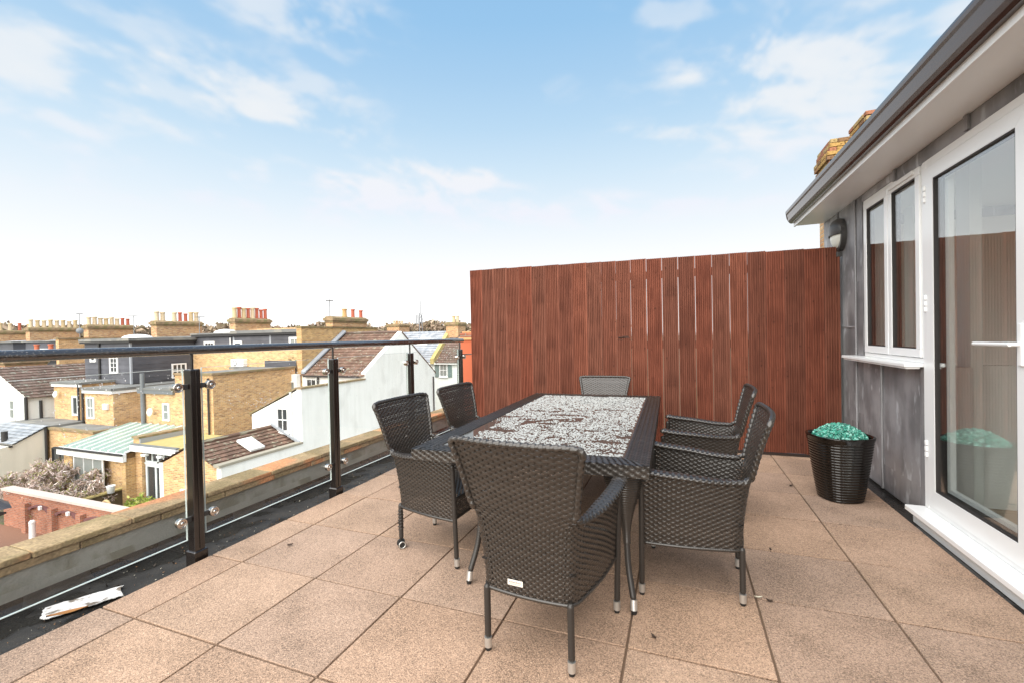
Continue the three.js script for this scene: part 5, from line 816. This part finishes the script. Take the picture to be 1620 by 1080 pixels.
// ---------------------------------------------------------------- gardens and far trees
{
  const w = thing('garden_wall', 'red brick garden wall with piers, dark arches and pale coping', 'wall', [-23.5, GY, -10.4]);
  part(w, 'brickwork', bx(-28.5, -15, GY, -5.0, -10.65, -10.4), M.brickRed); part(w, 'coping', bx(-28.5, -15, -5.0, -4.9, -10.72, -10.33), std([0.50, 0.42, 0.38], 0.85));
  for (const x of [-26.4, -24.4, -22.4, -20.4]) { part(w, 'pier', bx(x - 0.16, x + 0.16, GY, -5.3, -10.398, -10.2), M.brickRed); }
  for (const x of [-25.4, -23.4, -21.4]) { const s = new THREE.Shape(); s.absarc(0, 0, 0.86, 0.25, Math.PI - 0.25, false); s.absarc(0, 0, 0.66, Math.PI - 0.25, 0.25, true); const g = new THREE.ExtrudeGeometry(s, { depth: 0.12, bevelEnabled: false, curveSegments: 10 }); g.scale(1, 0.35, 1).translate(x, -5.62, -10.39); part(w, 'arch', uvm(g), std([0.13, 0.05, 0.05], 0.9)); part(w, 'lantern', rbx(x + 0.25, x + 0.38, -5.42, -5.26, -10.26, -10.16, 0.02), M.trim); }
  const p = thing('garden_post', 'short white post in front of the red brick garden wall', 'post', [-25.2, GY, -10.0]); local(p, 'shaft', merge(new THREE.CylinderGeometry(0.1, 0.11, 0.72, 12).translate(0, 0.36, 0), new THREE.SphereGeometry(0.11, 12, 6).translate(0, 0.72, 0)), M.trim);
  const pt = structure('patio', [0, 0, 0], 'brown brick paved patio'); part(pt, 'paving', bx(-30, -14, GY, GY + 0.03, -10.39, -6.5), std([0.19, 0.095, 0.06], 0.9));
  const s = thing('bird_table', 'dark roofed bird table on a white post at the edge of the patio', 'bird table', [-24.6, GY, -8.6]);
  local(s, 'roof', new THREE.ConeGeometry(0.75, 0.55, 4).rotateY(0.5).translate(0, 2.15, 0), std([0.05, 0.05, 0.06], 0.6)); local(s, 'post', new THREE.CylinderGeometry(0.13, 0.15, 1.9, 12).translate(0, 0.95, 0), M.trim); local(s, 'tray', new THREE.BoxGeometry(0.6, 0.08, 0.6).rotateY(0.5).translate(0, 1.6, 0), std([0.06, 0.05, 0.05], 0.7));
  const t = thing('timber_planter_wall', 'low mossy timber garden wall behind the red brick one', 'wall', [-22.5, GY, -11.8]);
  part(t, 'board', bx(-24.6, -24.45, GY, -5.35, -14, -10.75), std([0.13, 0.09, 0.045], 0.9)); part(t, 'board', bx(-24.44, -18, GY, -5.35, -11.1, -10.95), std([0.14, 0.095, 0.05], 0.9)); part(t, 'capping', merge(bx(-24.7, -24.38, -5.348, -5.28, -14, -10.7), bx(-24.37, -18, -5.348, -5.28, -11.14, -10.9)), M.moss);
  const f = thing('picket_fence', 'pale wooden picket fence beside the blossom bush', 'fence', [-25.6, GY, -12.3]);
  for (let k = 0; k < 11; k++) { const g = prism([V(-26.7 + k * 0.2, GY, -12.2), V(-26.58 + k * 0.2, GY, -12.2), V(-26.58 + k * 0.2, -5.75, -12.2), V(-26.64 + k * 0.2, -5.66, -12.2), V(-26.7 + k * 0.2, -5.75, -12.2)], V(0, 0, -0.03)); part(f, 'picket', g, std([0.42, 0.36, 0.24], 0.85)); } part(f, 'rail', merge(bx(-26.75, -24.55, -6.0, -5.93, -12.26, -12.232), bx(-26.75, -24.55, -6.4, -6.33, -12.26, -12.232)), std([0.36, 0.3, 0.2], 0.85));
  const b = thing('bucket', 'white plastic bucket at the end of the picket fence', 'bucket', [-24.15, -5.28, -12.2]); local(b, 'tub', new THREE.LatheGeometry([[0.0, 0], [0.13, 0], [0.16, 0.3], [0.175, 0.3], [0.175, 0.33], [0.15, 0.33], [0.12, 0.05]].map(([x, y]) => new THREE.Vector2(x, y)), 18), M.trim);
  const o = thing('garden_mirror', 'arched garden mirror leaning on the timber wall', 'mirror', [-21.8, -6.0, -10.8]); local(o, 'frame', new THREE.TorusGeometry(0.42, 0.05, 8, 28).scale(0.9, 1.3, 1).rotateX(-0.1).translate(0, 0.55, 0), std([0.42, 0.3, 0.15], 0.7)); local(o, 'mirror_glass', new THREE.CylinderGeometry(0.41, 0.41, 0.02, 28).rotateX(Math.PI / 2).scale(0.9, 1.3, 1).rotateX(-0.1).translate(0, 0.55, 0), std([0.75, 0.77, 0.78], 0.12, { metalness: 0.8 }));
}
// leaf-sized faces spread through a crown; colours vary leaf by leaf
function leaves(n, at, size, cols) {
  const pos = new Float32Array(n * 12), col = new Float32Array(n * 12), ix = [], q = new THREE.Quaternion(), e = new THREE.Euler(), v = V();
  for (let k = 0; k < n; k++) { const p = at(k), [w, h] = size(k); e.set(rnd() * 6.28, rnd() * 6.28, rnd() * 6.28); q.setFromEuler(e); const c = cols[Math.floor(rnd() * cols.length)], s = rr(0.8, 1.2); [[-w, -h, 0], [w, -h * 0.3, w * 0.2], [w * 0.8, h, 0], [-w * 0.8, h * 0.4, w * 0.2]].forEach(([x, y, z], i) => { v.set(x, y, z).applyQuaternion(q).add(p); pos.set([v.x, v.y, v.z], k * 12 + i * 3); col.set(scl(c, s), k * 12 + i * 3); }); const a = k * 4; ix.push(a, a + 1, a + 2, a, a + 2, a + 3); }
  const g = new THREE.BufferGeometry(); g.setAttribute('position', new THREE.BufferAttribute(pos, 3)); g.setAttribute('color', new THREE.BufferAttribute(col, 3)); g.setIndex(ix); g.computeVertexNormals(); return g;
}
const leafMat = std([1, 1, 1], 0.85, { vertexColors: true, side: THREE.DoubleSide }), bark = std([0.24, 0.18, 0.14], 0.9);
function shrub(name, label, cat, c, R, n, size, cols, spread = 1) {
  const t = thing(name, label, cat, [c.x, GY, c.z]); const tips = [], br = [];
  for (let k = 0; k < 70; k++) { const a = rnd() * 6.283, r = Math.sqrt(rnd()), h = rr(0.35, 1); const tip = V(c.x + Math.cos(a) * r * R.x, GY + R.y * h * (1 - 0.45 * r * r), c.z + Math.sin(a) * r * R.z), root = V(c.x + Math.cos(a) * r * R.x * 0.25, GY, c.z + Math.sin(a) * r * R.z * 0.25), mid = V().lerpVectors(root, tip, 0.55).add(V(rr(-0.2, 0.2), 0.25, rr(-0.2, 0.2))); br.push(rod(root, mid, 0.035, 5, 0.022), rod(mid, tip, 0.022, 4, 0.006)); tips.push([mid, tip]); for (let j = 0; j < 4; j++) { const t2 = tip.clone().add(V(rr(-0.5, 0.5), rr(-0.1, 0.35), rr(-0.5, 0.5)).multiplyScalar(spread)); br.push(rod(V().lerpVectors(mid, tip, rr(0.4, 1)), t2, 0.012, 4, 0.004)); tips.push([tip, t2]); } }
  part(t, 'branches', merge(br), bark);
  part(t, 'crown', leaves(n, () => { const [a, b] = tips[Math.floor(rnd() * tips.length)]; return V().lerpVectors(a, b, rnd() ** 0.7).add(V(rr(-1, 1), rr(-1, 1), rr(-1, 1)).multiplyScalar(0.11 * spread)); }, size, cols), leafMat);
  return t;
}
const pinks = [[0.62, 0.49, 0.44], [0.70, 0.58, 0.54], [0.54, 0.40, 0.35], [0.44, 0.33, 0.26], [0.30, 0.21, 0.15], [0.74, 0.64, 0.60], [0.24, 0.25, 0.07]];
shrub('blossom_bush', 'wide pale pink blossom bush overhanging the garden wall', 'bush', V(-28.2, 0, -12.0), V(4.2, 2.4, 1.5), 13000, () => [rr(0.06, 0.17), rr(0.010, 0.026)], pinks, 1.1);
shrub('green_shrub', 'fresh yellow green shrub in front of the conservatory', 'shrub', V(-21.2, 0, -11.9), V(1.5, 1.5, 0.8), 2200, () => [rr(0.06, 0.1), rr(0.03, 0.06)], [[0.34, 0.40, 0.06], [0.24, 0.32, 0.05], [0.44, 0.46, 0.12]], 0.7);
{ // far wooded rise on the horizon
  const t = local(scene, 'treeline', leaves(70000, () => { const a = rr(-1.6, -0.1), d = rr(150, 210), x = Math.sin(a) * d, z = -Math.cos(a) * d, hh = 3.2 + 4.2 * fbm(a * 26 + 40, d * 0.02, 4096, 4, 3); return V(x, GY + (hh + 7.2) * rnd() ** 0.4, z); }, () => [rr(0.4, 1.1), rr(0.2, 0.6)], [[0.24, 0.17, 0.12], [0.32, 0.24, 0.16], [0.2, 0.16, 0.1], [0.38, 0.28, 0.2]]), leafMat);
  t.userData = { kind: 'stuff', label: 'bare brown wood along the horizon' };
}
shade(scene);
renderer.render(scene, camera);
